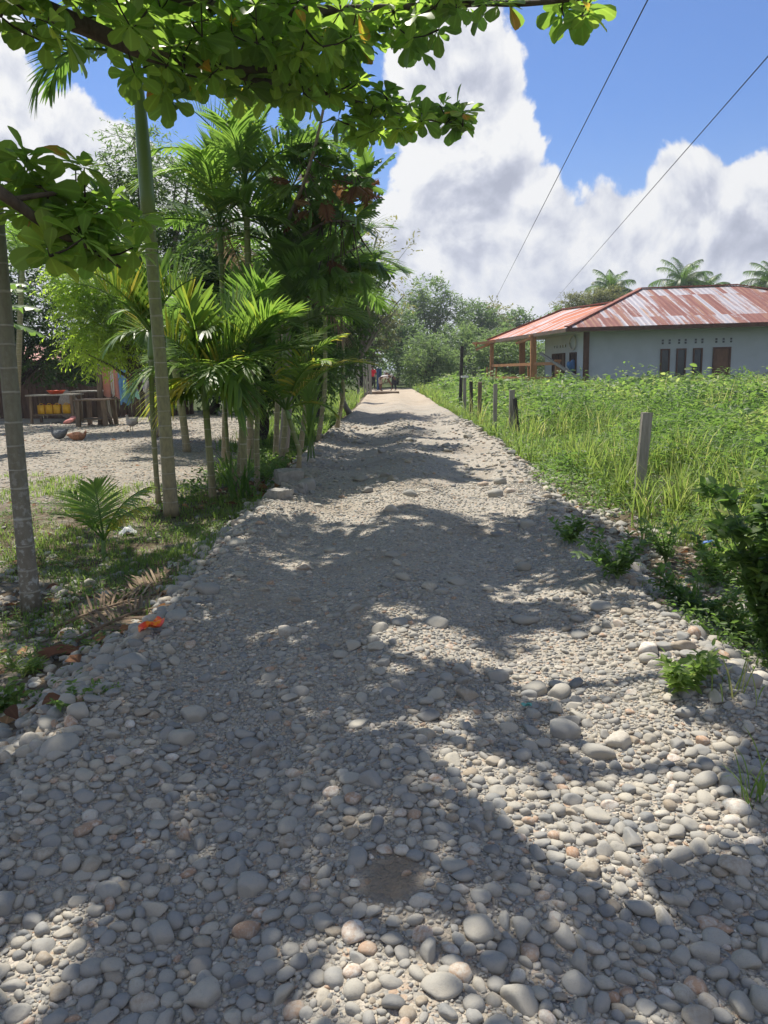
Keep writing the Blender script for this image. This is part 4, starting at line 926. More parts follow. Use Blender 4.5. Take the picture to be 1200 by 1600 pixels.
banana('banana plant in the dark corner behind the leaning trunk', -30, 24, 3.6, [(1.2, .9, 2, 1.4, .32), (1.9, .5, 2, 1.3, .32), (-1, .8, 2, 1.4, .3), (.2, 1.2, 2, 1, .3), (2.8, .8, 2, 1.2, .3)], .35, 4)
banana('banana plant beside the far end of the road in front of the olive tree', 538, 36, 3.4, [(1.7, .2, 1.6, 1.4, .3), (.8, 1.1, 1.5, .8, .25), (-1.2, .5, 1.6, 1.3, .3), (2.4, -.2, 1.4, 1.0, .3), (-.2, 1.3, 1.5, .6, .25)], .1, 5)
palm('feathery_palm', 'feathery palm top behind the leaning trunk at the far left', [base_at(30, 27), P(32, 480, 27), P(35, 420, 27)], .1, .08, auto_fronds(12, 2.4, 61, (1.4, .1), 1.2, .4, nl=30, ll=.7, lw=.06), M_ARECA, .4, 'taller palms of the grove left of the road')
# breadfruit tree
def breadfruit():
    r = np.random.default_rng(33); b = base_at(440, 14.8); root = thing('breadfruit_tree', 'breadfruit tree with big deeply cut leaves and some brown ones reaching over the road', 'tree', tuple(b))
    top = P(437, 370, 14.6); g_ = Geo(); q = np.linspace(0, 1, 14)[:, None]; g_.tube((top - b) * q + np.array([.12, 0, 0]) * np.sin(q * 4), .11 - .04 * q[:, 0], 10, .5); g_.build('trunk', M_BARKP, root)
    brs = [[(437, 400, 14.6), (450, 340, 14), (475, 290, 13.2), (495, 220, 12.6), (510, 150, 12.2), (505, 95, 12.2)], [(437, 350, 14.6), (480, 300, 14), (520, 280, 13.6), (555, 270, 13.4)], [(437, 385, 14.6), (470, 370, 14), (510, 345, 13.6), (550, 345, 13.4)], [(437, 430, 14.6), (490, 420, 14.5), (540, 395, 14.6), (575, 380, 14.7)], [(437, 340, 14.6), (420, 270, 14.6), (430, 200, 14.8)]]
    tips = []
    for br in brs:
        pts, rr = curve_px(br, .04, .014, 16); gg = Geo(); gg.tube(pts - b, rr, 7, .5); gg.build('branch', M_BARKP, root); tips += list(pts[5:])
    reg = [(500, 250, 40, 30, 16), (540, 260, 34, 26, 14), (455, 225, 30, 26, 10), (560, 275, 26, 24, 8), (520, 300, 44, 30, 14), (470, 300, 36, 30, 10), (550, 350, 30, 24, 9), (515, 400, 44, 30, 12), (575, 395, 22, 20, 5), (500, 350, 36, 26, 9), (540, 430, 40, 26, 9), (575, 215, 20, 18, 3), (500, 110, 14, 10, 2), (555, 350, 14, 16, 4)]
    C = []
    for (cx, cyy, rx, ry, n_) in reg:
        for _ in range(int(n_ * .62)):
            a = r.uniform(0, 6.28); k = r.random() ** .5; C.append(P(cx + rx * k * math.cos(a), cyy + ry * k * math.sin(a), r.uniform(12.8, 14.6)))
    C = np.array(C); N = len(C); tp_ = np.array(tips); j = ((C[:, None] - tp_[None]) ** 2).sum(-1).argmin(1); K = 3
    d = nrm(nrm(C - tp_[j])[:, None] * .7 + r.normal(0, .6, (N, K, 3)) + np.array([0, 0, -.05])); nh = nrm(np.array([0, -.3, 1.]) + r.normal(0, .4, (N, K, 3)))
    sc = .52 * r.uniform(.65, 1.1, (N, K)); ti = np.clip(r.normal(.4, .15, (N, K)), 0, .85); pos = np.repeat(C[:, None], K, 1)
    qx, qy = pix(pos.reshape(-1, 3)); br_ = ((np.abs(qx - 525) < 50) & (np.abs(qy - 308) < 28) & (r.random(N * K) < .55)) | (r.random(N * K) < .01)
    M_ = frames(d.reshape(-1, 3), nh.reshape(-1, 3), sc.ravel()); pp = pos.reshape(-1, 3) - b
    gg = Geo(); gg.inst(TB, FB, M_[~br_], pp[~br_], ti.ravel()[~br_]); gg.build('crown', M_PALM, root)
    gg = Geo(); gg.inst(TB, FB, M_[br_], pp[br_], ti.ravel()[br_]); o = gg.build('dead_leaves', M_DEAD, root); o['label'] = 'withered orange brown leaves'
    gg = Geo()
    for i in range(N): gg.tube(np.array([tp_[j[i]], (tp_[j[i]] + C[i]) / 2 - np.array([0, 0, .05]), C[i]]) - b, [.014, .01, .008], 5, .5, False)
    gg.build('twigs', M_BARK, root)
breadfruit()
# ------------------------------------------------------------------ ground cover
def weed_field():
    r = np.random.default_rng(50); G1 = Geo(); st = Geo()
    def zone(y0, y1, dens, K, leaf, Hh, xmax, tpl, xin=.42):
        n_ = int(dens * (y1 - y0) * (xmax(y1) + 1)); y = r.uniform(y0, y1, n_); xr_ = np.vectorize(xmax)(y); x = r.uniform(0, xmax(y1) + 1, n_)
        e = edgeR(y) + xin + .55 * np.clip(1.3 - (y - 6) * .12, .15, 1.3) + .5 * vnoise(x, y, 1.1, 3)
        k = (x > e) & (x < xr_) & ~((x > 9.6) & (y > 38.3)); x, y = x[k], y[k]; e = e[k]; n_ = len(x)
        h = Hh * (.45 + .85 * (vnoise(x, y, 1.6, 12) + .5)) * (.85 + .5 * (vnoise(x, y, .5, 14) + .2)) * (.45 + .55 * sstep(x - e, 0, 1.3)) * r.uniform(.65, 1.15, n_) * np.where(r.random(n_) < .07, 1.4, 1.0); z0 = H(x, y)
        tt = r.uniform(.25, 1, (n_, K)) ** .75; off = r.normal(0, 1, (n_, K, 2)) * (.05 + leaf * .5)
        pos = np.stack([x[:, None] + off[..., 0], y[:, None] + off[..., 1], z0[:, None] + h[:, None] * tt], -1)
        d = nrm(np.concatenate([off, r.normal(0, .03, (n_, K, 1)) + .015], -1) + r.normal(0, .02, (n_, K, 3))); nh = nrm(np.array([0, 0, 1.]) + r.normal(0, .5, (n_, K, 3)))
        sc = leaf * r.uniform(.6, 1.3, (n_, K)); ti = np.clip(.55 + .75 * vnoise(x, y, 2.2, 31)[:, None] + .5 * vnoise(x, y, .6, 32)[:, None] + r.normal(0, .15, (n_, K)), 0, 1)
        wm = np.where(vnoise(x, y, 2.8, 61) > 0, 1.6, .7); sc = sc * np.where(vnoise(x, y, 1.3, 66) > .1, 1.45, .85)[:, None]
        M_ = frames(d.reshape(-1, 3), nh.reshape(-1, 3), sc.ravel()); M_[:, :, 1] *= np.repeat(wm, K)[:, None]
        G1.inst(tpl[0], tpl[1], M_, pos.reshape(-1, 3), ti.ravel())
        # stems
        V = np.stack([np.stack([x - .004, y, z0], -1), np.stack([x + .004, y, z0], -1), np.stack([x, y, z0 + h], -1)], 1); G1.add(V.reshape(-1, 3), np.arange(n_ * 3).reshape(-1, 3), .5)
    fr = lambda y: .53 * y + 1.4
    zone(6.0, 10.5, 46, 17, .085, .60, fr, (T6, F6), .95); zone(10.5, 17, 34, 16, .095, .70, fr, (T6, F6)); zone(17, 27, 19, 15, .125, .80, fr, (T6, F6)); zone(27, 41, 11, 15, .17, .88, fr, (T6, F6)); zone(41, 60, 5, 14, .2, .9, lambda y: 9.4 + (y - 41) * .0, (T4, F4))
    tag(G1.build('weeds', M_WEED), 'knee high leafy weeds filling the field right of the road', 'weeds', None, 'stuff')
weed_field()
def blade_mass(g, x, y, h, w_, r, tint, z=None, bend=.5):
    """many single grass blades at once, 4 stations each"""
    n_ = len(x); az = r.uniform(0, 6.283, n_); dx, dy = np.sin(az), np.cos(az); q = np.array([0, .35, .7, 1.0]); b_ = bend * r.uniform(.2, 1.4, n_)
    z = H(x, y) if z is None else z
    P_ = np.stack([x[:, None] + dx[:, None] * (b_ * h)[:, None] * q ** 2, y[:, None] + dy[:, None] * (b_ * h)[:, None] * q ** 2, z[:, None] + h[:, None] * (q - .35 * (b_[:, None]) * q ** 2)], -1)
    sd_ = np.stack([dy, -dx, 0 * dx], -1)[:, None] * (w_[:, None] * np.array([.8, 1, .7, .05]) * .5)[..., None]
    V = np.stack([P_ - sd_, P_ + sd_], 2).reshape(-1, 3); k = np.arange(n_)[:, None] * 8; F = np.stack([k + o for o in (0, 1, 3, 2)], -1); F = np.concatenate([F, F + 2, F + 4], 1).reshape(-1, 4)
    g.add(V, F, np.repeat(np.clip(tint, 0, 1), 8))
def grasses():
    r = np.random.default_rng(51); g_ = Geo()
    def patch(n_, x0, x1, y0, y1, h0, h1_, w_, tint, thr=-.5, sc=.8, bend=.5, cond=None, tv=.15, clump=.0):
        if clump: 
            c = max(3, n_ // 28); cx = r.uniform(x0, x1, c); cy2 = r.uniform(y0, y1, c); i = r.integers(0, c, n_); x = cx[i] + r.normal(0, clump, n_); y = cy2[i] + r.normal(0, clump, n_)
        else: x = r.uniform(x0, x1, n_); y = r.uniform(y0, y1, n_)
        k = vnoise(x, y, sc, 88) + .25 * vnoise(x, y, sc * .3, 89) > thr
        k &= (x < edgeL(y) - .12) | (x > edgeR(y) + .12)
        k &= np.abs(x) < .52 * y + 1.3
        if cond is not None: k &= cond(x, y)
        x, y = x[k], y[k]; h = r.uniform(h0, h1_, len(x)); blade_mass(g_, x, y, h, np.full(len(x), w_) * r.uniform(.6, 1.3, len(x)), r, tint + r.normal(0, tv, len(x)), bend=bend)
    L = lambda x, y: x < edgeL(y) - .25
    patch(24000, -6.5, -1.5, 4.8, 10.2, .03, .09, .007, .5, .13, .9, .8, L)
    patch(5000, -3.6, -1.6, 5.0, 8.5, .04, .13, .008, .35, .05, .6, .7, L)
    patch(9000, -7, -1.5, 9, 12, .04, .12, .010, .5, .05, .8, .7, L)
    patch(3500, -2.6, -1.1, 10, 16, .08, .3, .012, .35, .05, 1.2, .6, L, clump=.12)
    patch(15000, -3.4, -1.0, 16, 36, .12, .45, .018, .45, -.15, 1.2, .6, L, clump=.12)
    patch(5000, -6, -.8, 30, 56, .2, .6, .03, .55, -.3, 2, .6, L, clump=.2)
    # right: tall grass beside the post and along the rim
    patch(2600, 2.9, 4.7, 8.0, 13.5, .35, .85, .016, .68, -.1, .9, .5, clump=.09)
    patch(900, 4, 18, 9, 34, 1.0, 1.35, .014, .9, .0, 2.0, .3, lambda x, y: ~((x > 9.6) & (y > 38.3)), clump=.25)
    patch(450, 2.5, 3.4, 6.2, 8.6, .15, .5, .009, .6, -.1, .6, .6, clump=.06)
    patch(6000, 2.0, 12, 9, 22, .5, 1.0, .016, .75, .12, 1.6, .5, clump=.12)
    patch(7000, 4, 20, 20, 40, .6, 1.0, .022, .72, .05, 2.4, .35, lambda x, y: ~((x > 9.6) & (y > 38.3)), clump=.2)
    patch(7000, 1.7, 3.2, 12, 34, .15, .5, .014, .6, -.2, 1.2, .6, clump=.12)
    patch(3500, 1.6, 3.0, 2.6, 6.5, .03, .12, .006, .5, .08, .5, .8, clump=.05)
    patch(4000, 2.2, 7, 33, 56, .3, .8, .03, .6, -.3, 2, .5, clump=.2)
    tag(g_.build('grass', M_GRASS), 'green grass along both verges and in the field', 'grass', None, 'stuff')
grasses()
def litter():
    r = np.random.default_rng(52); g_ = Geo()
    def sc_(n_, x0, x1, y0, y1, s0, s1, cond=None):
        x = r.uniform(x0, x1, n_); y = r.uniform(y0, y1, n_); k = (x < edgeL(y) - .05) | (x > edgeR(y) + .15); x, y = x[k], y[k]; n_ = len(x)
        a = r.uniform(0, 6.28, n_); d = nrm(np.stack([np.sin(a), np.cos(a), r.normal(.05, .25, n_)], -1)); nh = nrm(np.stack([r.normal(0, .5, n_), r.normal(0, .5, n_), np.ones(n_)], -1))
        g_.inst(TA, FA, frames(d, nh, r.uniform(s0, s1, n_)), np.stack([x, y, H(x, y) + .025], -1), r.uniform(0, .85, n_))
    sc_(330, -4.5, -1.5, 2.6, 6.2, .06, .13); sc_(90, -7, -2, 5, 10, .06, .13); sc_(110, -2.3, -1.2, 9.5, 14, .1, .22); sc_(35, -12, -3, 10, 22, .1, .2); sc_(260, 1.8, 3.6, 3.5, 10, .04, .09)
    tag(g_.build('leaf_litter', M_DEAD), 'brown fallen leaves lying along the left verge', 'fallen leaves', None, 'stuff')
litter()
# small ground creepers on the left grass and right verge
def creeper():
    r = np.random.default_rng(53); g_ = Geo()
    def pt(n_, x0, x1, y0, y1, hh, leaf, thr, K=9, tint=.5):
        x = r.uniform(x0, x1, n_); y = r.uniform(y0, y1, n_); k = (vnoise(x, y, .7, 90) > thr) & ((x < edgeL(y) - .2) | (x > edgeR(y) + .12)); x, y = x[k], y[k]; n_ = len(x)
        off = r.normal(0, .05, (n_, K, 2)); pos = np.stack([x[:, None] + off[..., 0], y[:, None] + off[..., 1], H(x, y)[:, None] + r.uniform(.1, 1, (n_, K)) * hh * r.uniform(.4, 1.2, (n_, 1))], -1)
        d = nrm(np.concatenate([off, r.normal(0, .02, (n_, K, 1))], -1)); nh = nrm(np.array([0, 0, 1.]) + r.normal(0, .4, (n_, K, 3)))
        g_.inst(T6, F6, frames(d.reshape(-1, 3), nh.reshape(-1, 3), leaf * r.uniform(.6, 1.2, n_ * K)), pos.reshape(-1, 3), np.clip(tint + r.normal(0, .15, n_ * K), 0, 1))
    pt(2600, -5.5, -1.7, 3.6, 9.5, .09, .035, .02, tint=.35); pt(900, 1.75, 3.2, 3.6, 6.4, .16, .05, .02, tint=.4); pt(520, 1.9, 3.6, 5.0, 9, .22, .05, .0, tint=.4); pt(1600, 2.0, 3.3, 9, 24, .35, .07, -.15, tint=.5); pt(1200, -2.8, -1.2, 9, 26, .3, .09, -.05, tint=.3)
    tag(g_.build('ground_cover', M_WEED), 'low creeping leaves between the stones and the grass', 'ground cover', None, 'stuff')
creeper()
# single verge plants one can tell apart
rP = np.random.default_rng(54)
def verge_plant(name, label, pos, hh, n_st, leaf, tint, mat=None, spread=.12, tpl=(T6, F6), K=10, wm=1.2, group=None):
    root = thing(name, label, 'plant', tuple(pos), group); gs, gl = Geo(), Geo()
    for i in range(n_st):
        a = rP.uniform(0, 6.28); sp = spread * rP.uniform(.3, 1.6); h = hh * rP.uniform(.6, 1.1); e = np.array([math.sin(a) * sp, math.cos(a) * sp, h])
        q = np.linspace(0, 1, 6)[:, None]; pth = e * np.concatenate([q ** 1.5, q ** 1.5, q], 1); gs.tube(pth, .005 * (1.3 - q[:, 0]) * (1 + hh), 5, .4, False)
        pp = np.repeat(pth[1:], max(1, K // 5), 0); dd = nrm(e[None] + rP.normal(0, .3, (len(pp), 3)) * h)
        sprays(gl, pp, dd, np.full(len(pp), leaf * 1.3), 4, leaf, tpl, tint, .12, .2, r=rP, wmul=wm)
    gs.build('stems', M_SHAFT, root); gl.build('leaves', mat or M_WEED, root); return root
verge_plant('verge_plant', 'bright green herb growing between the stones at the right road edge', gp(1065, 1085), .15, 8, .06, .72, spread=.09)
verge_plant('verge_plant', 'small green herb right of the bright herb under the dark bush', gp(1150, 998), .2, 6, .07, .7)
verge_plant('verge_plant', 'bushy green weed spilling over the right rim of the road', gp(965, 905), .26, 12, .06, .35, spread=.2)
verge_plant('verge_plant', 'leafy weed at the foot of the grey leaning post', gp(1040, 880), .40, 10, .06, .4, spread=.2)
verge_plant('verge_plant', 'round leaved weed patch beside the stubby stump', gp(1110, 905), .3, 9, .08, .6, spread=.2, wm=1.6)
verge_plant('verge_plant', 'weed with pointed leaves by the pale rubble strip', gp(1090, 970), .3, 8, .07, .45, spread=.16)
verge_plant('verge_plant', 'leafy weed in shade on the right rim close to the tan boulder', gp(890, 850), .18, 8, .06, .4, spread=.15)
verge_plant('verge_plant', 'broad leaved weed at the very left edge in the sun', gp(-6, 1120), .16, 6, .06, .75, spread=.12, wm=1.6)
verge_plant('verge_plant', 'tuft of narrow green leaves among the stones on the left', gp(35, 1055), .08, 6, .06, .8, spread=.06, wm=.6)
verge_plant('verge_plant', 'small sprig growing on the left verge under the dry fronds', gp(110, 1105), .07, 4, .035, .6)
bush_p = np.array([2.30, 4.35, h1(2.30, 4.35)])
verge_plant('dark_bush', 'tall dark green bush at the right edge of the picture', bush_p, .92, 34, .085, .30, M_WEED, spread=.26, K=35, wm=1.5)
verge_plant('dark_bush', 'drooping fern like bush behind the dark bush at the right edge', np.array([3.35, 5.9, h1(3.35, 5.9)]), .95, 20, .11, .45, M_WEED, spread=.35, K=20, wm=1.0)
def fern(label, pos, n_, L, tint):
    root = thing('fern', label, 'fern', tuple(pos), 'ferns in the weeds on the right')
    for i in range(n_):
        gg = Geo(); frond(gg, (0, 0, 0), rP.uniform(0, 6.28), rP.uniform(.9, 1.4), L * rP.uniform(.7, 1.1), 1.2, nl=26, ll=.13, lw=.028, droop=.1, vang=.05, tint=tint + rP.uniform(-.1, .1), r0=.004, r=rP); gg.build('frond', M_GRASS, root)
fern('bright fern standing in the weeds right of the leaning post', np.array([4.3, 8.0, h1(4.3, 8)]), 9, .85, .7)
fern('fern at the right edge of the picture above the dark bush', np.array([4.1, 7.1, h1(4.1, 7.1)]), 9, .8, .62)
fern('smaller fern nearer the stump in the weeds', np.array([3.5, 7.2, h1(3.5, 7.2)]), 8, .6, .75)
clump('grass_tuft', 'upright tuft of broad grass leaves behind the blue plastic', 'grass tuft', gp(1130, 845), 26, .60, .022, .06, .6, None, 'tall grass tufts on the right verge', 1.0)
clump('grass_tuft', 'arching grass tuft growing out beside the grey leaning post', 'grass tuft', gp(1065, 800), 26, .75, .018, .07, .6, None, 'tall grass tufts on the right verge', 1.2)
clump('grass_tuft', 'drooping grass tuft in front of the grey leaning post', 'grass tuft', gp(1010, 850), 26, .42, .012, .06, .45, None, 'tall grass tufts on the right verge', 1.8)
clump('grass_tuft', 'small grass tuft at the right picture edge beside the whitish stone', 'grass tuft', gp(1190, 1250), 24, .22, .006, .04, .5, None, 'tall grass tufts on the right verge', 1.2)
clump('grass_tuft', 'thin dry grass tuft between pale stones on the right', 'grass tuft', gp(1150, 1090), 14, .2, .006, .04, .8, None, 'tall grass tufts on the right verge', 1.2)

# ------------------------------------------------------------------ far trees and palms
far = [  # label, px, y, ellipsoids, n, leaf, mat
 ('tallest rounded tree in the distance above the road end', 672, 92, [E(672, 468, 92, 32, 30), E(655, 500, 92, 36, 34), E(700, 500, 92, 34, 30)], 1500, .42, M_FAR, .6),
 ('round crowned tree right of the tallest distant tree', 742, 100, [E(745, 500, 100, 24, 26), E(765, 510, 100, 20, 18)], 800, .45, M_DARK, .7),
 ('bushy tree on the left behind the road end', 620, 75, [E(622, 515, 75, 26, 34), E(640, 545, 72, 30, 30)], 1200, .36, M_FAR, .5),
 ('leafy tree right behind the workers and the road end', 668, 62, [E(668, 560, 62, 32, 34), E(650, 575, 60, 24, 24), E(690, 575, 61, 20, 24)], 1600, .24, M_FAR, .75),
 ('broad green tree left of the porch', 720, 70, [E(718, 540, 70, 34, 30), E(740, 560, 68, 36, 26), E(700, 570, 66, 24, 20)], 1700, .3, M_FAR, .85),
 ('low leafy thicket tree behind the porch', 800, 62, [E(795, 560, 62, 50, 30), E(850, 560, 64, 40, 26), E(770, 545, 62, 26, 20)], 2000, .28, M_FAR, .75),
 ('dark small tree on the skyline right of the wire', 805, 110, [E(808, 505, 110, 22, 16), E(790, 515, 110, 22, 14)], 600, .5, M_DARK, .6),
 ('thin pale tree on the skyline under the first wire', 778, 105, [E(776, 492, 105, 14, 16)], 130, .5, M_OLIVE, .4),
 ('dark tree between the palms and the road far left', 575, 64, [E(575, 540, 64, 30, 34), E(556, 560, 60, 22, 24)], 1100, .3, M_DARK, .4),
 ('flat topped spreading tree behind the rusty roof', 915, 82, [E(925, 468, 82, 26, 9), E(893, 474, 82, 22, 9), E(950, 466, 82, 22, 12)], 900, .3, M_OLIVE, .15),
 ('dull green tree just left of the rusty roof', 880, 90, [E(880, 495, 90, 18, 10), E(930, 485, 88, 34, 14)], 900, .4, M_FAR, .4)]
for i, (lab, px, y, el, n_, lf, mt, ti) in enumerate(far):
    tree('distant_tree', lab, base_at(px, y), el, n_, 7, lf, mt, M_BARK, .2, lf * 3, tpl=(T4, F4) if False else (T6, F6), tint=ti, seed=100 + i, group='trees in the distance', shell=.45)
def hedge():
    r = np.random.default_rng(70); g_ = Geo(); n_ = 9000; x = r.uniform(-85, 105, n_); y = 78 + r.uniform(0, 12, n_) + np.abs(x) * .2
    top = 4.6 + 2.2 * vnoise(x, y, 7, 3) + 1.2 * vnoise(x, y, 2.5, 4); z = r.random(n_) ** .7 * top
    p = np.stack([x, y, z], -1); sprays(g_, p, nrm(rnd(n_, r) + np.array([0, -.4, .4])), np.full(n_, 1.2), 8, .5, (T6, F6), .55, .2, r=r); tag(g_.build('thicket', M_FAR), 'dense green thicket closing the view at the end of the road', 'thicket', None, 'stuff')
hedge()
def coco(label, px, py, y, seed, L=3.6):
    b = base_at(px, y); top = P(px, py, y)
    palm('coconut_palm', label, [b, (b + top) / 2 + np.array([.4, 0, 0]), top], .17, .13, auto_fronds(21, L, seed, (1.5, -.2), 1.35, .15, nl=70, ll=.95, lw=.05, r0=.05, droop=.9, vr=(.2, -.4)), M_ARECAG, 0, 'coconut palms behind the house')
coco('coconut palm with pale fronds above the flat topped tree', 955, 455, 88, 71, 3.2); coco('coconut palm rising over the middle of the rusty roof', 1066, 445, 84, 72, 3.6); coco('coconut palm at the right picture edge above the roof', 1206, 445, 84, 73, 3.6); coco('low coconut palm mostly hidden behind the roof', 1104, 458, 92, 74, 3.0)
# ------------------------------------------------------------------ house
def simple(name, col, rough=.8, var=.25, scale=6, bmp=.2, stretch=(1, 1, 1), spec=.3):
    m, t, b = material(name); co = t.vmath('MULTIPLY', tc(t), stretch); n_ = t.noise(co, scale, 6, .6)
    c = t.mix(t.mrange(n_, .3, .7), tuple(v * (1 - var) for v in col), tuple(min(1, v * (1 + var)) for v in col))
    t.put(b.inputs['Base Color'], c); b.inputs['Roughness'].default_value = rough; b.inputs['Specular IOR Level'].default_value = spec
    t.put(b.inputs['Normal'], bump(t, t.noise(co, scale * 6, 4, .6), bmp, .01)); return m
def roof_mat(name, axis, rust=.5, hue=(.20, .075, .06)):
    m, t, b = material(name); co = tc(t); sp = t.new('ShaderNodeSeparateXYZ', None, Vector=co); a = sp.outputs[axis]; o_ = sp.outputs[1 - axis]
    sheet = t.math('FLOOR', t.math('DIVIDE', t.math('ADD', a, t.math('MULTIPLY', o_, .02)), .27)); row = t.math('FLOOR', t.math('DIVIDE', sp.outputs[2], 1.25))
    cell = t.new('ShaderNodeCombineXYZ', None, X=sheet, Y=row, Z=0.0); wn = t.new('ShaderNodeTexWhiteNoise', None, Vector=cell).outputs[0]
    str_ = (5, .30, .30) if axis == 0 else (.30, 5, .30)
    n1 = t.noise(t.vmath('MULTIPLY', co, str_), 1.1, 8, .62); n2 = t.noise(co, 5, 6, .65); n3 = t.noise(co, .5, 2, .5)
    k = t.math('ADD', t.math('ADD', t.math('MULTIPLY', wn, .46), t.math('MULTIPLY', n1, .70)), t.math('ADD', t.math('MULTIPLY', n2, .22), t.math('MULTIPLY', n3, .2)))
    k = t.mrange(k, .80 - rust * .25, .92 - rust * .25)
    zinc = t.mix(n2, (.30, .29, .31), (.46, .43, .44)); rcol = t.ramp(n1, [(.3, tuple(v * .8 for v in hue)), (.52, hue), (.68, (hue[0] * 1.5, hue[1] * 2.3, hue[2] * 1.8))])
    t.put(b.inputs['Base Color'], t.mix(k, zinc, rcol)); t.put(b.inputs['Roughness'], t.mrange(k, 0, 1, .42, .85)); b.inputs['Metallic'].default_value = .0
    wv = t.math('SINE', t.math('MULTIPLY', a, 2 * math.pi / .27)); t.put(b.inputs['Normal'], bump(t, wv, .5, .02)); return m
M_WALL = simple('pale_blue_wall', (.42, .465, .50), .8, .07, 1.5, .1); M_WALLW = simple('lighter_side_wall', (.58, .62, .66), .8, .05, 1.5, .1)  # left side wall takes a lighter tone than the other walls
M_WOODB = simple('brown_painted_wood', (.10, .05, .032), .6, .3, 9, .2, (1, 1, .3)); M_DOOR = simple('door_wood', (.16, .085, .05), .5, .25, 9, .2, (1, 1, .3)); M_GLASS = simple('dark_pane', (.035, .042, .045), .15, .2, 2, 0, spec=.6)
M_ORWOOD = simple('orange_timber', (.44, .21, .09), .7, .25, 10, .3, (1, 1, .2)); M_PLANK = simple('weathered_plank', (.30, .28, .24), .85, .3, 16, .5, (1, 1, .12)); M_PLANKD = simple('dark_post_wood', (.055, .05, .045), .85, .35, 16, .5, (1, 1, .12)); M_SOFF = simple('soffit', (.62, .60, .56), .8, .06, 2, .05)
M_RAWB = simple('brown_rough_timber', (.19, .14, .10), .85, .35, 14, .5, (1, 1, .2))
def house():
    C0 = np.array([10.35, 40.0]); C1 = np.array([26.5, 38.5]); C2 = np.array([26.3, 48.6]); C3 = np.array([10.2, 48.8]); ZE = 3.27
    root = thing('house', 'pale blue house with a rusty corrugated hip roof beyond the weeds on the right', 'house', (10.35, 40, -.1)); o0 = np.array([10.35, 40, -.1])
    def wall(a, b_, mat, th=.15):
        g_ = Geo(); d = nrm(b_ - a); n_ = np.array([d[1], -d[0]]); L_ = np.linalg.norm(b_ - a); c = (a + b_) / 2 - n_ * th / 2
        ang = math.atan2(d[1], d[0]); g_.box((c[0], c[1], 1.55), (L_, th, 3.35), ang); return g_.build('wall', mat, root, origin=None, loc=tuple(-o0))
    wall(C0, C1, M_WALL); wall(C1, C2 - np.array([0, .16]), M_WALL); wall(C2, C3, M_WALL); wall(C3, C0 + np.array([0, .16]), M_WALLW)
    A = np.array([9.2, 39.0, ZE]); B = np.array([27.6, 37.3, ZE]); Cc = np.array([27.4, 50, ZE]); D = np.array([9.6, 50.2, ZE]); R1 = P(1001, 449.5, 44.3); R2 = P(1152, 448.5, 43.6); R1[2] = R2[2] = (R1[2] + R2[2]) / 2
    def slab(pts, mat, name='roof', th=.05):
        g_ = Geo(); p = np.array(pts); n_ = nrm(np.cross(p[1] - p[0], p[2] - p[0])); n_ = n_ if n_[2] > 0 else -n_; m_ = len(p)
        ord_ = list(range(m_)) if np.cross(p[1] - p[0], p[2] - p[0])[2] > 0 else list(range(m_))[::-1]
        V = np.concatenate([p, p - n_ * th]); fs = [tuple(ord_), tuple(m_ + i for i in ord_[::-1])]
        for a in range(m_): i, j = ord_[a], ord_[(a + 1) % m_]; fs.append((j, i, m_ + i, m_ + j))
        g_.add(V, fs); return g_.build(name, mat, root, smooth=False, loc=tuple(-o0))
    rf = roof_mat('rusty_roof_front', 0, .50); rs = roof_mat('rusty_roof_side', 1, .62, (.38, .11, .05))
    slab([A, B, R2, R1], rf); slab([B, Cc, R2], rs); slab([Cc, D, R1, R2], rf); slab([D, A + np.array([0, 0, -.06]), R1 + np.array([-.05, 0, -.06])], rs)
    Wf = np.array([6.95, 51.2, 3.12]); Wr = P(880, 484.5, 48.2); Mx = P(948, 481.5, 46.5); Mt = A + (R1 - A) * .62
    slab([A + np.array([0, 0, -.02]), Mt + np.array([0, 0, -.04]), Wr, Wf], rs); slab([Wf, Wr, Mt + np.array([.3, 0, -.1]), np.array([13.5, 53, 3.2])], rs)
    for a, b_ in ((A, R1), (R1, R2), (R2, B), (Wf, Wr), (Wr, Mt)):
        g_ = Geo(); g_.bar(a + np.array([0, 0, .05]), b_ + np.array([0, 0, .05]), .26, .06); g_.build('ridge_cap', simple_cap, root, loc=tuple(-o0))
    dn = np.array([0, 0, -.12])
    for a, b_ in ((A, B), (Wf, A)):
        g_ = Geo(); g_.bar(a + dn + np.array([-.03, -.03, 0]), b_ + dn + np.array([-.03, -.03, 0]), .035, .17); g_.build('fascia', M_WOODB if a is A else M_RAWB, root, loc=tuple(-o0))
    slab([A + (.1, .1, -.16), B + (-.1, .1, -.16), np.array([C1[0], C1[1] + .02, ZE - .16]), np.array([C0[0], C0[1], ZE - .16])], M_SOFF, 'soffit', .03)
    slab([A + (.1, .12, -.165), np.array([C0[0] - .01, C0[1], ZE - .165]), np.array([10.2, 48.8, ZE - .165]), np.array([9.5, 52, ZE - .2]), Wf + (.1, -.1, -.13)], M_SOFF, 'soffit', .03)
    # openings in the wall that faces the road junction: frame > pane
    dF = nrm(C1 - C0); nF = np.array([dF[1], -dF[0]])
    def on_front(px):
        k = (px - 600) / FPX; s_ = (k * 40 - 10.35) / (dF[0] - k * dF[1]); return s_
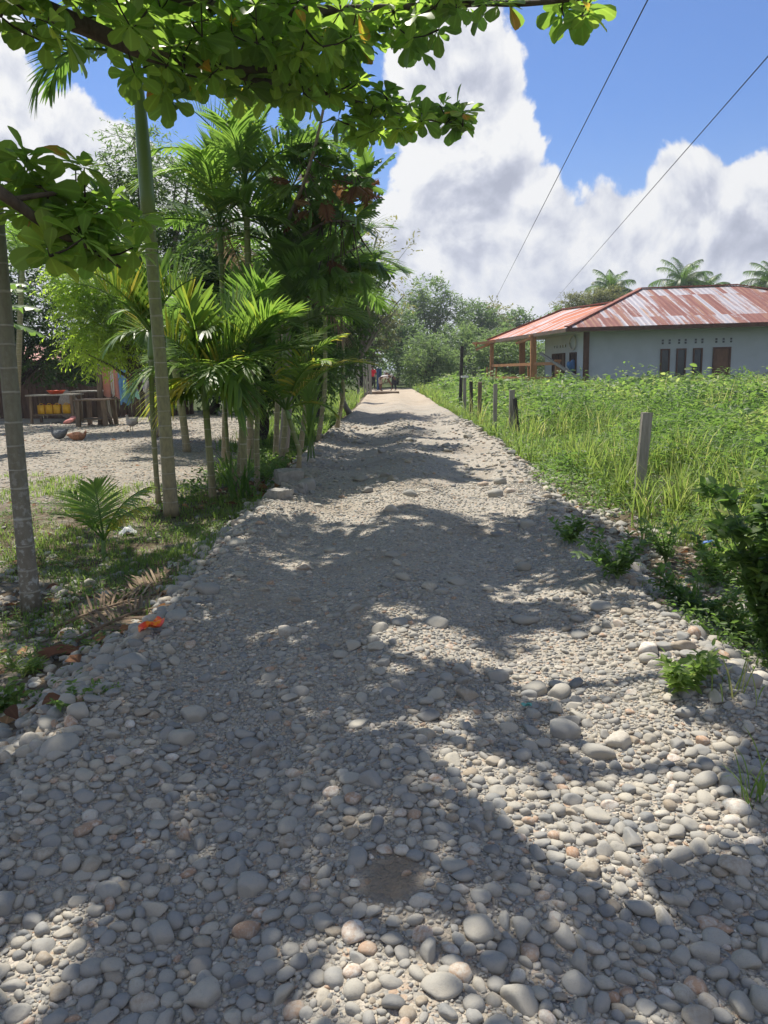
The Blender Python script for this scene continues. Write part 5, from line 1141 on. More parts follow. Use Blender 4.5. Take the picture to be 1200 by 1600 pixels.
    def opening(a, d, n_, s0, s1, z0, z1, name, mat_f, mat_p, fw=.07, mull=0):
        g_ = Geo(); ang = math.atan2(d[1], d[0]); f = lambda s_, o_: a + d * s_ + n_ * o_; m_ = (s0 + s1) / 2; W_ = s1 - s0
        for (sc_, zc, w_, h_) in ((s0 + fw / 2, (z0 + z1) / 2, fw, z1 - z0), (s1 - fw / 2, (z0 + z1) / 2, fw, z1 - z0), (m_, z1 - fw / 2, W_ - 2 * fw, fw), (m_, z0 + fw / 2, W_ - 2 * fw, fw)):
            c = f(sc_, .03); g_.box((c[0], c[1], zc), (w_, .10, h_), ang)
        o = g_.build(name, mat_f, root, loc=tuple(-o0))
        g_ = Geo(); c = f(m_, .012); g_.box((c[0], c[1], (z0 + z1) / 2), (W_ - 2 * fw, .02, z1 - z0 - 2 * fw), ang)
        if mull:
            for q in range(mull): 
                c = f(m_, .028); g_.box((c[0], c[1], z0 + (z1 - z0) * (.22 + .56 * q / max(1, mull - 1))), ((W_ - 2 * fw) * .72, .012, (z1 - z0) * .17), ang)
        g_.build('pane' if not mull else 'leaf_panel', mat_p, o)
    for a_, b_ in ((1029.5, 1044), (1054, 1069), (1079.5, 1094)): opening(C0, dF, nF, on_front(a_), on_front(b_), .55, 2.14, 'window', M_WOODB, M_GLASS)
    opening(C0, dF, nF, on_front(1110), on_front(1137.5), .05, 2.16, 'door', M_WOODB, M_DOOR, .09, 3)
    for px in (1032.5, 1043, 1057.5, 1067.5, 1083, 1093, 1114.5, 1125.5, 1137):
        g_ = Geo(); s_ = on_front(px); c = C0 + dF * s_ + nF * .004; ang = math.atan2(dF[1], dF[0])
        for zz in (2.42, 2.55): g_.box((c[0], c[1], zz), (.10, .03, .10), ang)
        g_.build('vent', M_GLASS, root, loc=tuple(-o0))
    dS = nrm(C3 - C0); nS = np.array([-dS[1], dS[0]])
    def on_side(px): k = (px - 600) / FPX; return (10.35 - k * 40) / (k * dS[1] - dS[0])
    for a_, b_, nm in ((895.5, 892, 'window'), (901.5, 898, 'window'), (884, 878.5, 'door'), (876.5, 873.5, 'window'), (871.5, 869, 'window'), (867.5, 865, 'window')):
        opening(C0, dS, nS, on_side(a_), on_side(b_), .05 if nm == 'door' else .45, 2.12, nm, M_WOODB, M_DOOR if nm == 'door' else M_GLASS, .06)
    for px in (867, 871, 876, 880, 884):
        g_ = Geo(); s_ = on_side(px); c = C0 + dS * s_ + nS * .004; g_.box((c[0], c[1], 2.5), (.12, .03, .14), math.atan2(dS[1], dS[0])); g_.build('vent', M_GLASS, root, loc=tuple(-o0))
    g_ = Geo(); s_ = on_side(897); c = C0 + dS * s_ + nS * .05; a = np.linspace(0, 2 * math.pi, 25)
    g_.tube(np.stack([c[0] + nS[0] * .04 + dS[0] * .62 * np.cos(a), c[1] + dS[1] * .62 * np.cos(a), 2.62 + .36 * np.sin(a)], -1), .045, 6); g_.build('round_wall_ornament', M_SOFF, root, loc=tuple(-o0))
    g_ = Geo(); g_.box((10.33 + .10, 39.93, 1.55), (.28, .16, 3.3), math.atan2(dF[1], dF[0])); g_.build('corner_pillar', M_WOODB, root, loc=tuple(-o0))
    # porch posts and rails
    for (px, y, w_, zt) in ((834.5, 43.4, .30, 3.1), (817.5, 49.6, .34, 3.0), (771, 50.6, .22, 3.0), (872, 41.6, .24, 1.7)):
        x = (px - 600) / FPX * y; z0 = h1(x, y) - .1; g_ = Geo(); g_.box((x, y, (zt + z0) / 2), (w_, w_ * .85, zt - z0)); g_.box((x, y, zt - .02 if zt > 2 else zt), (w_ * 1.4, w_ * 1.3, .10)); g_.build('porch_post', M_ORWOOD, root, loc=tuple(-o0))
    pr = [np.array([(771 - 600) / FPX * 50.6, 50.6, 1.52]), np.array([(834.5 - 600) / FPX * 43.4, 43.4, 1.55]), np.array([(872 - 600) / FPX * 41.6, 41.6, 1.55])]
    for a, b_ in ((pr[0], pr[1]), (pr[1], pr[2])):
        g_ = Geo(); g_.bar(a, b_, .10, .16); g_.bar(a - (0, 0, .75), b_ - (0, 0, .75), .08, .12); g_.build('porch_rail', M_ORWOOD, root, loc=tuple(-o0))
    for px, y, tilt in ((776, 50.2, .3), (766, 50.4, -.35), (829, 43.8, -.25), (838, 43.2, .12)):
        x = (px - 600) / FPX * y; g_ = Geo(); g_.bar((x, y, -.15), (x + tilt * .3, y, 1.45), .09, .12); g_.build('brace', M_ORWOOD, root, loc=tuple(-o0))
    for a, b_ in (((6.1, 51.0, 2.95), (8.6, 47.6, 3.10)), ((6.3, 51.9, 2.8), (6.2, 50.6, 2.98)), ((6.0, 51.2, 2.98), (7.3, 50.4, 2.92)), ((7.7, 44.6, 2.72), (8.5, 43.3, 3.02)), ((6.2, 51.1, 2.55), (7.2, 50.7, 2.95))):
        g_ = Geo(); g_.bar(a, b_, .09, .13); g_.build('rafter', M_ORWOOD, root, loc=tuple(-o0))
simple_cap = simple('rusty_cap', (.26, .10, .07), .8, .35, 8, .3)
house()
g_ = Geo(); a = P(845, 552, 43.0); b_ = P(908, 594, 39.2); g_.bar(a, b_, .14, .12); o = g_.build('leaning_beam', M_PLANK, origin=a); tag(o, 'long pale beam leaning down from the porch of the house', 'beam')
# sacks and cloth on the porch
def blob(name, label, cat, pos, size, mat, seed, lump=.18, group=None):
    v, f = ico(3); r = np.random.default_rng(seed); p = v.copy()
    for _ in range(6):
        d = nrm(r.normal(size=3)); p = p * (1 + lump * np.sin(3 * (p @ d) + r.uniform(0, 6)))[:, None]
    p = p * np.array(size) / 2; p[:, 2] -= p[:, 2].min(); gg = Geo(); gg.add(p, f); o = gg.build(name, mat); o.location = pos; return tag(o, label, cat, group)
M_WHITE = simple('white_plastic', (.72, .72, .70), .5, .08, 6, .2); M_BLUEC = simple('blue_cloth', (.12, .27, .55), .8, .15, 10, .2)
x = (889 - 600) / FPX * 40.6
blob('white_sack', 'white sack at the foot of the porch of the house', 'sack', (x, 40.6, .25), (.75, .6, .75), M_WHITE, 1)
blob('blue_bundle', 'blue cloth bundle beside the white sack on the porch', 'bundle', ((893 - 600) / FPX * 41.6, 41.6, 1.0), (.4, .4, .6), M_BLUEC, 2)

# ------------------------------------------------------------------ fence posts on the right
def post(name, label, top, bot, w_, mat, y=None, thick=None, group='old fence posts along the right verge', rough=.5):
    b = gp(*bot) if y is None else base_at(bot[0], y); y = b[1]; t_ = P(top[0], top[1], y); ax = t_ - b; L_ = np.linalg.norm(ax); d = ax / L_; wm = w_ / FPX * y; th = (thick or .7) * wm
    bm_n = 9; gg = Geo(); r = np.random.default_rng(int(top[0])); sx = nrm(np.cross(d, np.array([0, 1., 0]))); sy = np.cross(d, sx); V = []
    for i in range(bm_n):
        q = i / (bm_n - 1) * 1.12 - .12; c = d * L_ * q
        for (a, e) in ((-1, -1), (1, -1), (1, 1), (-1, 1)): V.append(c + sx * a * wm / 2 * (1 + r.normal(0, .03)) + sy * e * th / 2 * (1 + r.normal(0, .03)) + (d * r.normal(0, .008) if i == bm_n - 1 else 0))
    F_ = [(i * 4 + k, i * 4 + (k + 1) % 4, i * 4 + 4 + (k + 1) % 4, i * 4 + 4 + k) for i in range(bm_n - 1) for k in range(4)] + [(3, 2, 1, 0), tuple((bm_n - 1) * 4 + k for k in range(4))]
    gg.add(V, F_); o = gg.build(name, mat, smooth=False); o.location = b; return tag(o, label, 'post', group)
post('fence_post', 'squared grey post leaning right, nearest of the row in the weeds', (1011, 644), (996, 795), 15, M_PLANK)
post('fence_post', 'pale grey post standing beside a dark leaning stake', (800, 609), (799, 690), 8, M_PLANK)
post('fence_stake', 'dark leaning stake touching the pale grey post', (804, 622), (811, 692), 6, M_PLANKD)
post('fence_post', 'thin grey post deep in the weeds, second from the pale post', (774, 600), (773, 672), 6, M_PLANK, 17.2)
post('fence_post', 'brownish grey post between the thin grey one and the short black one', (750, 597), (749, 655), 6, M_RAWB, 21)
post('fence_post', 'short black post left of the brownish grey post', (736, 596), (737, 645), 5, M_PLANKD, 22.5)
post('fence_post', 'pale post with a white piece lying on its top', (726, 591), (726, 640), 5, M_PLANK, 25.5)
g_ = Geo(); g_.box((0, 0, 0), (.22, .14, .06), .2); o = g_.build('white_board_piece', M_WHITE); o.location = P(726, 590, 25.5) + np.array([0, 0, .03]); tag(o, 'white piece resting on top of a fence post', 'board')
post('tall_post', 'tall dark pole standing highest among the fence posts', (722, 541), (719, 628), 5, M_PLANKD, 30)
post('wooden_stump', 'short sawn stump sticking up in the weeds behind the boulders', (1066, 812), (1064, 838), 15, M_RAWB, None, 1.0, None)
g_ = Geo(); v, f = ico(2); g_.add(v * np.array([.09, .05, .035]), f); M_BLUEP = simple('blue_plastic', (.06, .16, .55), .35, .15, 20, .3); o = g_.build('plastic_scrap', M_BLUEP); o.location = gp(1110, 852) + np.array([0, 0, .02]); tag(o, 'scrap of blue plastic lying in the weeds behind the boulders', 'plastic scrap')
def sheet_scrap(label, pos, sx, sy, mat, seed, name='plastic_wrapper', cat='wrapper', rz=0.0, amp=.03, tilt=0):
    r = np.random.default_rng(seed); n_ = 9; X, Y = np.meshgrid(np.linspace(-1, 1, n_), np.linspace(-1, 1, n_)); Z = amp * np.sin(3 * X + r.uniform(0, 6)) + amp * np.cos(4 * Y + X * 2 + r.uniform(0, 6)) + r.normal(0, amp * .25, X.shape)
    gg = Geo(); i = np.arange(n_ - 1)[:, None] * n_; j = np.arange(n_ - 1)[None]; F_ = np.stack([i + j, i + j + 1, i + n_ + j + 1, i + n_ + j], -1).reshape(-1, 4)
    V = np.stack([X * sx / 2 * (1 - .3 * Y ** 2), Y * sy / 2, Z + .03 + tilt * X], -1).reshape(-1, 3); V2 = V - np.array([0, 0, .004])
    gg.add(V, F_); gg.add(V2, F_[:, ::-1]); o = gg.build(name, mat); o.location = pos; o.rotation_euler = (0, 0, rz); return tag(o, label, cat)
M_ORP, _t, _b = material('orange_printed_plastic'); _c = tc(_t); _t.put(_b.inputs['Base Color'], _t.ramp(_t.noise(_c, 16, 2, .5), [(.42, (.75, .06, .02)), (.52, (.85, .28, .02)), (.6, (.75, .08, .03))])); _b.inputs['Roughness'].default_value = .3
sheet_scrap('crumpled bright orange plastic wrapper on the left road edge', gp(238, 990) + np.array([0, 0, .03]), .15, .10, M_ORP, 1, rz=.6, tilt=.02, amp=.012)
sheet_scrap('white plastic bag scrap in the grass by the coconut seedling', gp(200, 835), .2, .12, M_WHITE, 2, 'plastic_bag', 'plastic bag')
sheet_scrap('pale yellow scrap lying in the weeds left of the grey leaning post', gp(940, 775), .16, .1, simple('yellow_plastic', (.6, .62, .2), .5, .1), 3, 'plastic_scrap', 'plastic scrap')
sheet_scrap('thin turquoise scrap among the stones of the right wheel track', gp(822, 1110), .05, .012, simple('teal_plastic', (.15, .42, .38), .4, .1), 4, 'plastic_scrap', 'plastic scrap', rz=-.4, amp=.004)
# dried fronds on the left verge
rD = np.random.default_rng(9)
for k, (px, py, az, L_, lab) in enumerate([(85, 990, .75, 1.1, 'dry brown palm frond lying nearest the leaning trunk'), (140, 975, .45, 1.25, 'dry brown frond lying along the left ditch'), (190, 945, .5, .95, 'curled dry frond tip beside the dark boulder'), (120, 1010, .55, 1.0, 'dead frond half buried in the litter by the leaning trunk')]):
    p = gp(px, py); gg = Geo(); frond(gg, (0, 0, .04), az, .16, L_, .22, nl=34, ll=.48, lw=.02, droop=.10, vang=.06, tint=.22, r0=.016, tv=.3, twist=.3, r=rD); o = gg.build('dry_frond', M_DFRD); o.location = p; tag(o, lab, 'dead frond', 'dry palm fronds on the left verge')
sheet_scrap('broad brown dead leaf sheath lying on the left verge', gp(105, 1022), .34, .11, simple('brown_sheath', (.17, .075, .04), .7, .3, 10), 6, 'leaf_sheath', 'leaf sheath', rz=.4, amp=.02)
for k, (px, py, s, lab) in enumerate([(452, 752, (.34, .22, .17), 'grey concrete block standing at the left road edge by the clump'), (438, 776, (.26, .18, .10), 'low broken concrete piece in front of the block'), (468, 770, (.2, .16, .12), 'small concrete lump right of the block')]):
    p = gp(px, py); bm = bmesh.new(); bmesh.ops.create_cube(bm, size=1); bmesh.ops.scale(bm, vec=s, verts=bm.verts); bmesh.ops.subdivide_edges(bm, edges=bm.edges[:], cuts=3, use_grid_fill=True); rr = random.Random(k)
    for v in bm.verts: v.co += Vector((rr.gauss(0, .006), rr.gauss(0, .006), rr.gauss(0, .008)))
    bmesh.ops.bevel(bm, geom=[e for e in bm.edges if e.calc_face_angle(0) > .8], offset=.012, segments=1)
    me = bpy.data.meshes.new('concrete_block'); bm.to_mesh(me); bm.free(); me.attributes.new('tint', 'FLOAT', 'POINT'); me.materials.append(M_CONC if 'M_CONC' in globals() else globals().setdefault('M_CONC', simple('rough_concrete', (.30, .285, .255), .9, .25, 14, .6)))
    o = bpy.data.objects.new('concrete_block', me); COL.objects.link(o); o.location = p + np.array([0, 0, s[2] * .42]); o.rotation_euler = (.05, .08 * k, .4 + .5 * k); tag(o, lab, 'concrete block', 'concrete pieces at the left road edge')

# ------------------------------------------------------------------ yard at the left
def at_y(px, py, y): return P(px, py, y)
YT = 27.5
def table(label, x0, x1, ztop, y, dy, group=None, name='rough_table', shelf=None, mat=None, topmat=None, ledge=.08):
    a = P(x0, 620, y); b_ = P(x1, 620, y); cx = (a[0] + b_[0]) / 2; W_ = b_[0] - a[0]; z0 = h1(cx, y); root = thing(name, label, 'table', (cx, y, z0), group); zt = ztop - z0
    gg = Geo(); gg.box((0, 0, zt), (W_, dy, .05)); gg.build('table_top', topmat or M_PLANK, root)
    for sx in (-1, 1):
        for sy in (-1, 1): gg = Geo(); gg.bar((sx * (W_ / 2 - .12), sy * (dy / 2 - .06), -.05), (sx * (W_ / 2 - .16), sy * (dy / 2 - .08), zt - .026), ledge); gg.build('leg', mat or M_PLANK, root)
    if shelf: gg = Geo(); gg.box((0, 0, shelf), (W_ - .34, dy * .8, .04)); gg.build('shelf', mat or M_PLANK, root)
    return root, z0
zt = P(85, 617, YT)[2]
tb_, z0 = table('low shelter table with a pale slab top over yellow jerrycans', 48, 124, zt, YT, .9, mat=M_RAWB, topmat=M_PLANK, shelf=.30)
M_YEL = simple('yellow_plastic_can', (.72, .40, .03), .45, .12, 5, .1); M_CAP = simple('red_cap', (.5, .04, .03), .5, .1)
def jerrycan(px, lab):
    x = P(px, 640, YT)[0]; root = thing('jerrycan', lab, 'jerrycan', (x, YT - .12, z0 + .325), 'yellow jerrycans under the table')
    bm = bmesh.new(); bmesh.ops.create_cube(bm, size=1); bmesh.ops.scale(bm, vec=(.228, .2, .31), verts=bm.verts); bmesh.ops.bevel(bm, geom=bm.edges[:], offset=.035, segments=3, profile=.6)
    bmesh.ops.translate(bm, vec=(0, 0, .155), verts=bm.verts); me = bpy.data.meshes.new('body'); bm.to_mesh(me); bm.free(); me.materials.append(M_YEL)
    for p_ in me.polygons: p_.use_smooth = True
    o = bpy.data.objects.new('body', me); COL.objects.link(o); o.parent = root
    gg = Geo(); gg.tube([(-.09, 0, .31), (-.05, 0, .36), (.03, 0, .36), (.06, 0, .31)], .014, 6); gg.build('handle', M_YEL, root)
    gg = Geo(); gg.tube([(.095, 0, .30), (.095, 0, .335)], .026, 10); gg.build('cap', M_CAP, root)
for px, lab in ((68, 'leftmost of the four yellow jerrycans under the table'), (80.5, 'second yellow jerrycan from the left under the table'), (92.5, 'third yellow jerrycan from the left under the table'), (107, 'rightmost yellow jerrycan under the table, a little apart')): jerrycan(px, lab)
M_RED = simple('red_basin', (.65, .10, .04), .4, .1)
bx_ = P(88, 614, YT); g_ = Geo(); a = np.linspace(0, 6.283, 20, endpoint=False)
prof = [(.20, 0), (.30, .12), (.33, .13), (.29, .11), (.19, .02), (.0, .02)]
V = np.array([(r_ * math.cos(q), r_ * math.sin(q), z_) for r_, z_ in prof for q in a]); F_ = np.array([(i * 20 + j, i * 20 + (j + 1) % 20, i * 20 + 20 + (j + 1) % 20, i * 20 + 20 + j) for i in range(5) for j in range(20)]); g_.add(V, F_); g_.add([(.2 * math.cos(q), .2 * math.sin(q), 0) for q in a], [tuple(range(20))[::-1]])
o = g_.build('basin', M_RED); o.location = (bx_[0], YT, zt + .027); tag(o, 'orange red basin on the pale slab table', 'basin')
M_REDC = simple('red_white_cloth', (.62, .25, .22), .8, .5, 14, .2)
p = gp(107, 650); blob('cloth_bundle', 'red and white bundle on the ground under the right end of the table', 'bundle', (P(108, 640, 26.7)[0], 26.7, h1(P(108, 640, 26.7)[0], 26.7)), (.30, .26, .20), M_REDC, 6)
zt2 = P(160, 624, 25.2)[2]; table('rough timber work bench standing behind the big post', 122, 176, zt2, 25.2, 1.1, mat=M_RAWB, topmat=M_RAWB, name='work_bench', shelf=.22, ledge=.12)
zt3 = P(150, 611, 28.2)[2]; table('higher plank table behind the work bench', 114, 170, zt3, 28.2, .8, name='plank_table')
b0 = gp(157, 664); root = thing('washing_line', 'washing line on a thick wooden post with a raking brace', 'washing line', tuple(b0)); tpz = P(155, 572, b0[1]); g_ = Geo(); g_.bar((0, 0, -.1), tpz - b0, .14, .13); g_.build('post', M_RAWB, root)
g_ = Geo(); g_.bar(P(163, 636, b0[1]) - b0, P(175, 663, b0[1] - .1) - b0 - np.array([0, 0, .02]), .09); g_.build('brace', M_RAWB, root)
e1 = P(236, 574, b0[1] + 1.2); g_ = Geo(); q = np.linspace(0, 1, 20)[:, None]; lp = (tpz - b0) * (1 - q) + (e1 - b0) * q + np.array([0, 0, -.10]) * np.sin(q * np.pi); g_.tube(lp, .008, 5); g_.build('line', M_PLANKD, root)
g_ = Geo(); g_.bar((e1[0] - b0[0], e1[1] - b0[1], h1(e1[0], e1[1]) - b0[2] - .1), e1 - b0 + (0, 0, .1), .09); g_.build('post', M_RAWB, root)
linepts = lp + b0
def cloth(label, px0, px1, pyb, mat, seed, cat, name, taper=0.0, group='washing hung on the line'):
    r = np.random.default_rng(seed); qx, _ = pix(linepts); f = lambda px: np.array([np.interp(px, qx, linepts[:, c]) for c in range(3)]); a, b_ = f(px0), f(px1); zb = P((px0 + px1) / 2, pyb, (a[1] + b_[1]) / 2)[2]; Hh = (a[2] + b_[2]) / 2 - zb; W_ = np.linalg.norm(b_ - a)
    nx, nz = 17, 15; u = np.linspace(0, 1, nx)[None]; v = np.linspace(0, 1, nz)[:, None]; d = nrm(b_ - a); nn_ = np.array([d[1], -d[0], 0])
    X = (u - .5) * (1 - taper * v) + .5; off = (.035 * np.sin(u * 14 + r.uniform(0, 6)) + .02 * np.sin(u * 31 + v * 3)) * (.25 + v); zz = -v * Hh * (1 + .05 * np.sin(u * 9 + r.uniform(0, 6)))
    V = a + (b_ - a) * X[..., None] + nn_ * off[..., None]; V = V + np.array([0, 0, 1.]) * (zz + 0 * u)[..., None] - np.array([0, 0, .0])
    gg = Geo(); i = np.arange(nz - 1)[:, None] * nx; j = np.arange(nx - 1)[None]; F_ = np.stack([i + j, i + nx + j, i + nx + j + 1, i + j + 1], -1).reshape(-1, 4); gg.add(V.reshape(-1, 3), F_); gg.add((V + nn_ * .006).reshape(-1, 3), F_[:, ::-1])
    o = gg.build(name, mat, origin=(a + b_) / 2); return tag(o, label, cat, group)
cc = lambda n_, c: simple(n_, c, .85, .12, 8, .15)
cloth('salmon pink sheet hanging widest on the washing line', 158, 184, 620, cc('salmon_cloth', (.62, .27, .22)), 1, 'sheet', 'hanging_sheet')
cloth('white shirt in front of the salmon pink sheet', 168, 176, 618, cc('white_cloth', (.75, .72, .70)), 2, 'shirt', 'hanging_shirt', .2)
cloth('blue towel hanging longest on the washing line', 183, 200, 631, cc('towel_blue', (.16, .34, .62)), 3, 'towel', 'hanging_towel')
cloth('dark red cloth hanging right of the blue towel', 197, 213, 613, cc('wine_cloth', (.28, .02, .04)), 4, 'cloth', 'hanging_cloth', -.2)
cloth('lavender cloth hanging right of the dark red one', 210, 225, 610, cc('lavender_cloth', (.52, .42, .68)), 5, 'cloth', 'hanging_cloth')
cloth('mint green cloth hanging low behind the dark red cloth', 201, 221, 622, cc('mint_cloth', (.40, .72, .60)), 6, 'cloth', 'hanging_cloth')
cloth('white cloth at the right end of the washing line', 222, 232, 612, cc('white_cloth2', (.8, .78, .74)), 7, 'cloth', 'hanging_cloth')
# rough boundary fence at the back of the yard and the tin shack roof behind
def board_fence(label, px0, px1, y, z1, mat, bw=.16, seed=1, gap=.02):
    r = np.random.default_rng(seed); a = P(px0, 640, y); b_ = P(px1, 640, y); root = thing('board_fence', label, 'fence', (a[0], y, h1(a[0], y))); gg = Geo(); x = a[0]
    while x < b_[0]:
        w_ = bw * r.uniform(.7, 1.2); h_ = z1 * r.uniform(.86, 1.08); gg.box((x - a[0] + w_ / 2, r.normal(0, .015), h_ / 2 - .1), (w_ - gap, .03, h_), 0); x += w_
    gg.build('boards', mat, root); gg = Geo(); gg.box(((b_[0] - a[0]) / 2, .05, z1 * .7), (b_[0] - a[0], .05, .1)); gg.build('rail', mat, root)
M_SHACK = simple('dark_stained_boards', (.10, .062, .045), .85, .35, 8, .4, (1, 1, .2))
board_fence('dark brown board fence along the back of the gravel yard', -160, 300, 30.5, 1.35, M_SHACK, seed=3)
g_ = Geo(); a = P(40, 560, 36); root = thing('shack', 'small shack with a red tin roof hidden in the dark trees', 'shack', (a[0], 36, 0)); g_.box((0, 1.6, 1.1), (4.2, 3, 2.2)); g_.build('wall', M_SHACK, root); g_ = Geo(); g_.box((0, 0.6, 2.62), (4.8, 2.3, .05), M=np.array(Matrix.Rotation(.35, 3, 'X'))); g_.build('roof', simple('red_tin', (.40, .16, .12), .6, .25), root); g_ = Geo(); g_.box((0, 2.75, 2.62), (4.8, 2.3, .05), M=np.array(Matrix.Rotation(-.35, 3, 'X'))); g_.build('roof', simple_cap, root)
# sacks leaning behind the table
M_SACK = simple('woven_sack', (.36, .30, .24), .9, .25, 18, .4)
blob('sack_heap', 'heap of pale sacks behind the slab table', 'sack', (P(104, 600, 29.5)[0], 29.5, -.1), (.7, .5, 1.1), M_SACK, 11, .1)

# ------------------------------------------------------------------ hens
M_GH = simple('grey_feathers', (.13, .14, .15), .9, .35, 30, .5); M_BH = simple('brown_feathers', (.34, .17, .10), .9, .45, 26, .5); M_PH = simple('pale_feathers', (.52, .45, .38), .9, .3, 26, .5); M_COMB = simple('red_comb', (.45, .03, .02), .6, .1); M_LEG = simple('yellow_leg', (.5, .36, .12), .6, .1)
def skin_mesh(name, nodes, edges, mat, parent=None, sub=2, root_i=0):
    me = bpy.data.meshes.new(name); me.from_pydata([n[0] for n in nodes], edges, []); o = bpy.data.objects.new(name, me); COL.objects.link(o); me.materials.append(mat)
    md = o.modifiers.new('skin', 'SKIN'); sv = me.skin_vertices[0].data
    for i, n in enumerate(nodes): r_ = n[1]; sv[i].radius = (r_, r_) if not isinstance(r_, tuple) else r_; sv[i].use_root = (i == root_i)
    md.use_smooth_shade = True; sb = o.modifiers.new('sub', 'SUBSURF'); sb.levels = sub; sb.render_levels = sub
    if parent is not None: o.parent = parent
    return o
def hen(label, pos, mat, rz, pose='sit', s=1.0):
    root = thing('hen', label, 'hen', tuple(pos), 'hens in the gravel yard', rz); up = .13 if pose == 'stand' else .02
    z = lambda v: v + up
    hz0 = .34 if pose != 'lie' else .20
    key = [(-.27, z(.27 if pose != 'lie' else .12), .006), (-.22, z(.24 if pose != 'lie' else .12), .03), (-.15, z(.17 if pose != 'lie' else .10), .075), (-.06, z(.13 if pose != 'lie' else .08), .115), (.03, z(.12 if pose != 'lie' else .075), .12), (.10, z(.14 if pose != 'lie' else .08), .095), (.145, z(.19 if pose != 'lie' else .10), .058), (.165, z(.25 if pose != 'lie' else .12), .034), (.175, z(hz0 - .04), .032), (.20, z(hz0 - .025), .028), (.225, z(hz0 - .03), .012), (.25, z(hz0 - .04), .003)]
    q = np.linspace(0, 1, 40); kk = np.linspace(0, 1, len(key)); K_ = np.array(key); sm_ = lambda c: np.convolve(np.pad(np.interp(q, kk, K_[:, c]), 2, 'edge'), [.1, .2, .4, .2, .1], 'valid')
    gg = Geo(); gg.tube(np.stack([sm_(0), 0 * q, np.maximum(sm_(1), sm_(2) * .8)], -1), sm_(2), 14, .5); gg.build('body', mat, root)
    v, f = ico(2); hz = hz0 + up - .005
    gg = Geo(); gg.add(v * (.018, .005, .014) + (.19, 0, hz + .005), f); gg.build('comb', M_COMB, root)
    for sg in (1, -1): gg = Geo(); gg.add(v * (.12, .022, .065) + (-.04, sg * .098, z(.13 if pose != 'lie' else .08)), f); gg.build('wing', mat, root)
    if pose == 'stand':
        for sg in (1, -1):
            gg = Geo(); gg.tube([(.02, sg * .04, z(.04)), (.03, sg * .042, .07), (.02, sg * .042, .01)], .009, 6)
            for a in (-.5, 0, .5): gg.tube([(.02, sg * .042, .008), (.02 + .05 * math.cos(a), sg * .042 + .05 * math.sin(a), .004)], .006, 5)
            gg.build('leg', M_LEG, root)
hen('dark grey hen resting on the gravel yard', gp(93, 688), M_GH, 3.0); hen('rusty brown hen lying flat beside the grey hen', gp(122, 688), M_BH, .2, 'lie'); hen('pale hen standing with tail up near the thin palm stems', gp(207, 674), M_PH, 2.6, 'stand')

